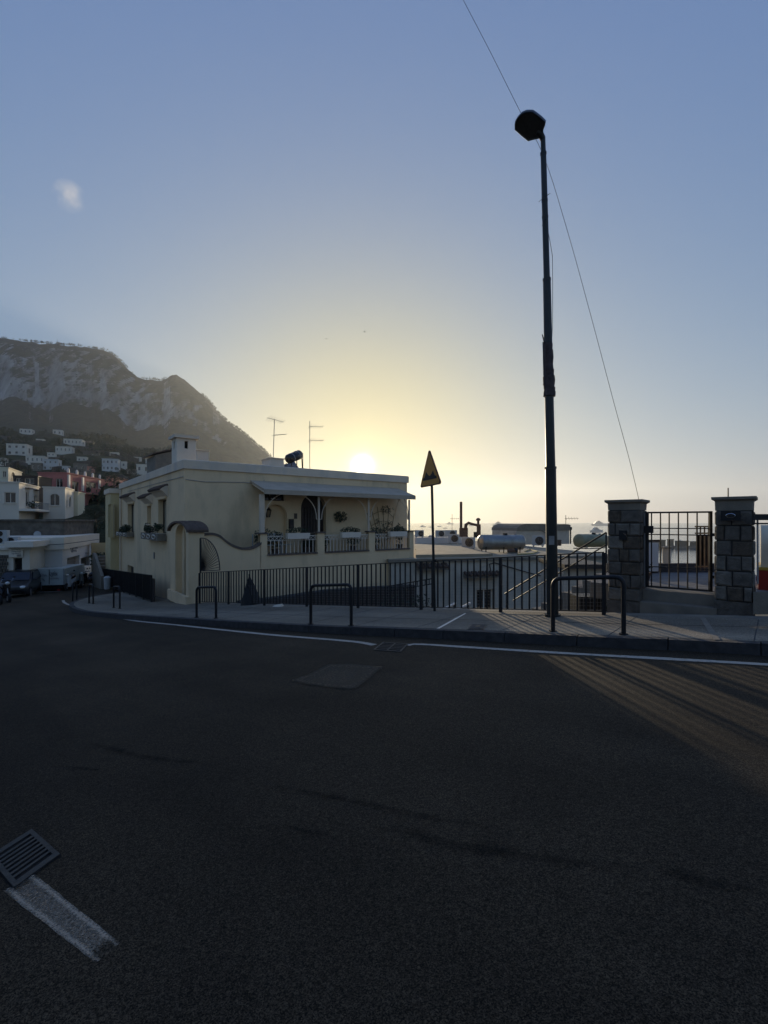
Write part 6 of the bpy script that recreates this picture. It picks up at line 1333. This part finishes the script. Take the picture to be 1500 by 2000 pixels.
block('cream_house_far', 'sunlit cream house with a shuttered window above the white balcony house', 'house', -60, 16, 914, 940, 84, 9, mat('bright_cream2', (.75, .68, .5), .9, .05, .6, .1, 20), (.9, .42), fw=((.85, .95, .3, .75),), sw=((.2, .5, .2, .8, 'arch'),), base_extra=5)
HH = [(12, 60, 868, 891, M_WHOUSE, 3, 2, 'white two-storey villa alone on the left of the slope'), (38, 66, 838.5, 848, M_WHOUSE, 3, 1, 'low white house highest on the left of the slope'), (103, 124, 840, 851, M_WHOUSE, 2, 1, 'small white house high up under the cliff'),
      (124, 166, 858.5, 870, M_WHOUSE, 5, 1, 'long white house high on the slope'), (108, 145, 873, 885, M_WHOUSE, 4, 1, 'long low pale house in the middle of the slope'), (50, 92, 891, 906, M_WHOUSE, 4, 1, 'pale flat house above the blue-white one'),
      (83, 119, 898, 920, M_BLUEW, 3, 2, 'blue-white house above the pink roof'), (121, 137, 911, 926, M_BLUEW, 2, 1, 'small blue-white cube house beside the larger one'), (143, 172, 906, 924, M_CEMENT, 2, 1, 'grey unfinished house left of the dark tree'),
      (199, 236, 897, 921, M_BLUEW, 4, 2, 'white two-storey house with a row of small windows behind the dark tree'), (236, 249, 902, 915, M_WHOUSE, 1, 1, 'white annexe with an arch next to the small-windowed house'), (266, 312, 908, 926, M_WHOUSE, 3, 1, 'white house just above the roof edge of the cream house'),
      (258, 278, 893, 898, M_WHOUSE, 2, 1, 'thin white house on the slope crest behind the cream house'), (60, 84, 905, 921, M_CEMENT, 2, 1, 'rough grey house wedged above the brown roofed one'), (178, 196, 886, 893, M_CEMENT, 2, 1, 'tiny grey house in the scrub above the dark tree'),
      (-14, 14, 895, 910, M_WHOUSE, 3, 1, 'pale house below the two-storey villa'), (22, 48, 899, 913, M_CEMENT, 3, 1, 'grey house between the villa and the brown roofed house'), (92, 110, 884.5, 892, M_WHOUSE, 2, 1, 'little white house above the blue-white ones'), (150, 172, 893, 903, M_WHOUSE, 2, 1, 'white house above the grey unfinished one'),
      (170, 186, 912, 926, M_SALMON, 1, 1, 'small salmon house left of the dark tree'), (214, 234, 884, 892, M_WHOUSE, 2, 1, 'small white house above the small-windowed one'), (284, 304, 896, 904, M_WHOUSE, 2, 1, 'small white house at the end of the slope crest'), (70, 88, 858, 866, M_WHOUSE, 2, 1, 'little white house right of the two-storey villa'), (246, 268, 917, 929, M_CEMENT, 2, 1, 'grey house low on the slope behind the yellow annexe')]
for i, (x0, x1, y0, y1, m_, nc, nr, lab) in enumerate(HH):
    p = on_hill((x0+x1)/2, y1); fw_ = []
    for rr_ in range(nr):
        for k in range(nc): a = (k+.28)/nc; fw_.append((a, a+.38/nc, (rr_+.3)/nr, (rr_+.75)/nr, 'arch') if (k+i) % 3 == 0 else (a, a+.34/nc, (rr_+.35)/nr, (rr_+.75)/nr))
    block('hillside_house', lab, 'house', x0, x1-(x1-x0)*.15, y0, y1, p.y, (x1-x0)/F*p.y*.55, m_, (.95, .3), fw=fw_, sw=((.3, .6, .3, .75),), base_extra=6, group='houses on the slope', sills=False)
# scrub on the near slope, trees along the far ridge: masses nobody could count
scr = MB()
for _ in range(2600):
    px = rs.uniform(-60, 345); Y = 95*math.exp(rs.random()*1.6); p = hill_pt(px, Y)
    if noise.noise(Vector((p.x*.03, p.y*.03, 0))) < -.15: continue
    r = rs.uniform(.8, 2.2)*(1+Y/400); py = HY-hill_e(px, Y)*F; ex_ = r/Y*F*1.3
    if any(x0-ex_ < px < x1+ex_ and y0-ex_ < py-ex_*.5 and py-ex_*1.3 < y1-1 and Y < on_hill((x0+x1)/2, y1).y+4 for x0, x1, y0, y1, *_ in HH): continue
    scr.leaves(p+Vector((0, 0, r*.6)), (r*1.2, r*1.2, r*.8), 12, r*.75, rs)
tag(scr.build('hillside_scrub', M_LEAF), 'dark scrub and terraced gardens covering the slope under the cliff', 'scrub', kind='stuff')
for k in range(34):                                             # dry-stone walls holding the garden terraces
    x0 = rs.uniform(-20, 270); ln = rs.uniform(25, 70); Y = 105*math.exp(rs.random()*1.25); mb = MB(); pts = [hill_pt(x0+ln*j/5, Y+6*math.sin(j+k)) for j in range(6)]
    hgt = rs.uniform(1.0, 2.0)*(1+Y/500); mb.strip([p-Vector((0, 0, 2)) for p in pts], [p+Vector((0, 0, hgt)) for p in pts], (0, .6, 0))
    tag(mb.build('terrace_wall', M_DSTONE), 'low dry-stone terrace wall among the scrub on the slope', 'wall', 'garden terrace walls on the slope')
# trees one can tell apart
def tree(label, px, ytop, ybase, Y, wpx, seed, leaf=None, dens=60, name='tree'):
    r = random.Random(seed); b0 = P(px, ybase, Y); t = thing(name, label, 'tree', b0); top = P(px, ytop, Y); h = top.z-b0.z; w = wpx/F*Y/2
    tk_ = MB().tube([b0-Vector((0, 0, 1)), b0+Vector((.05*h, 0, h*.3)), b0+Vector((0, 0, h*.75))], [h*.045, h*.035, h*.012], 8); 
    for k in range(6): a = r.uniform(0, 6.3); s0 = b0+Vector((.02*h, 0, h*r.uniform(.3, .6))); tk_.tube([s0, s0+Vector((math.cos(a)*w*.6, math.sin(a)*w*.6, h*.2))], [h*.018, h*.006], 5)
    tk_.build('trunk', M_BARK, t); cr_ = MB()
    for k in range(46):
        a, f = r.uniform(0, 6.3), r.random(); rad = w*math.sqrt(r.random())*(1-.45*abs(f-.4)); c = b0+Vector((math.cos(a)*rad, math.sin(a)*rad, h*lrp(.12, .93, f))); q = h*r.uniform(.07, .13); cr_.leaves(c, (q*1.1, q*1.1, q*.8), dens, q*.42, r)
    cr_.build('crown', leaf or M_LEAF2, t); return t
tree('dark round tree in front of the arch of the pink house', 184, 984, 1046, 56, 46, 71)
tree('dark bushy tree on the bank above the garages', 150, 1022, 1052, 44, 50, 72)
tree('dark tree left of the small-windowed white house', 187, 900, 926, 110, 22, 73)
tree('dark tree filling the gap below the small-windowed white house', 222, 914, 946, 98, 40, 74)
tree('dark tree between the slope houses and the cream house roof', 252, 912, 946, 94, 36, 75)
tree('dark tree behind the brown roofed house', 45, 908, 934, 100, 30, 76)
tree('dark tree at the foot of the two-storey villa', 8, 890, 914, 105, 34, 77)
tree('small dark tree beside the pink house roof', 120, 915, 930, 96, 20, 78)
# mast on the summit
p = hill_pt(112, 1400); t = thing('summit_mast', 'tiny mast on the summit ridge above the cliff', 'mast', p); MB().tube([p, p+Vector((0, 0, 16))], [1.2, .4], 6).build('tower', M_GREYMET, t); MB().box(p+Vector((4, 0, 3)), (10, 6, 6)).build('hut', M_CEMENT, t)

# ================================================================== AIR
mv = bpy.data.materials.new('haze_air'); mv.use_nodes = True; nd, lk = mv.node_tree.nodes, mv.node_tree.links; nd.remove(nd['Principled BSDF'])
pv = N(nd, 'ShaderNodeVolumePrincipled'); pv.inputs['Density'].default_value = HAZE; pv.inputs['Anisotropy'].default_value = .5; pv.inputs['Color'].default_value = (.86, .92, .97, 1)
lk.new(pv.outputs[0], nd['Material Output'].inputs['Volume'])
hz = MB().hexa([Vector((x, y, z)) for z in (SEA-8, 640) for x, y in ((-4200, -1100), (8700, -1100), (8700, 9300), (-4200, 9300))]).build('haze', mv); hz['kind'] = 'stuff'
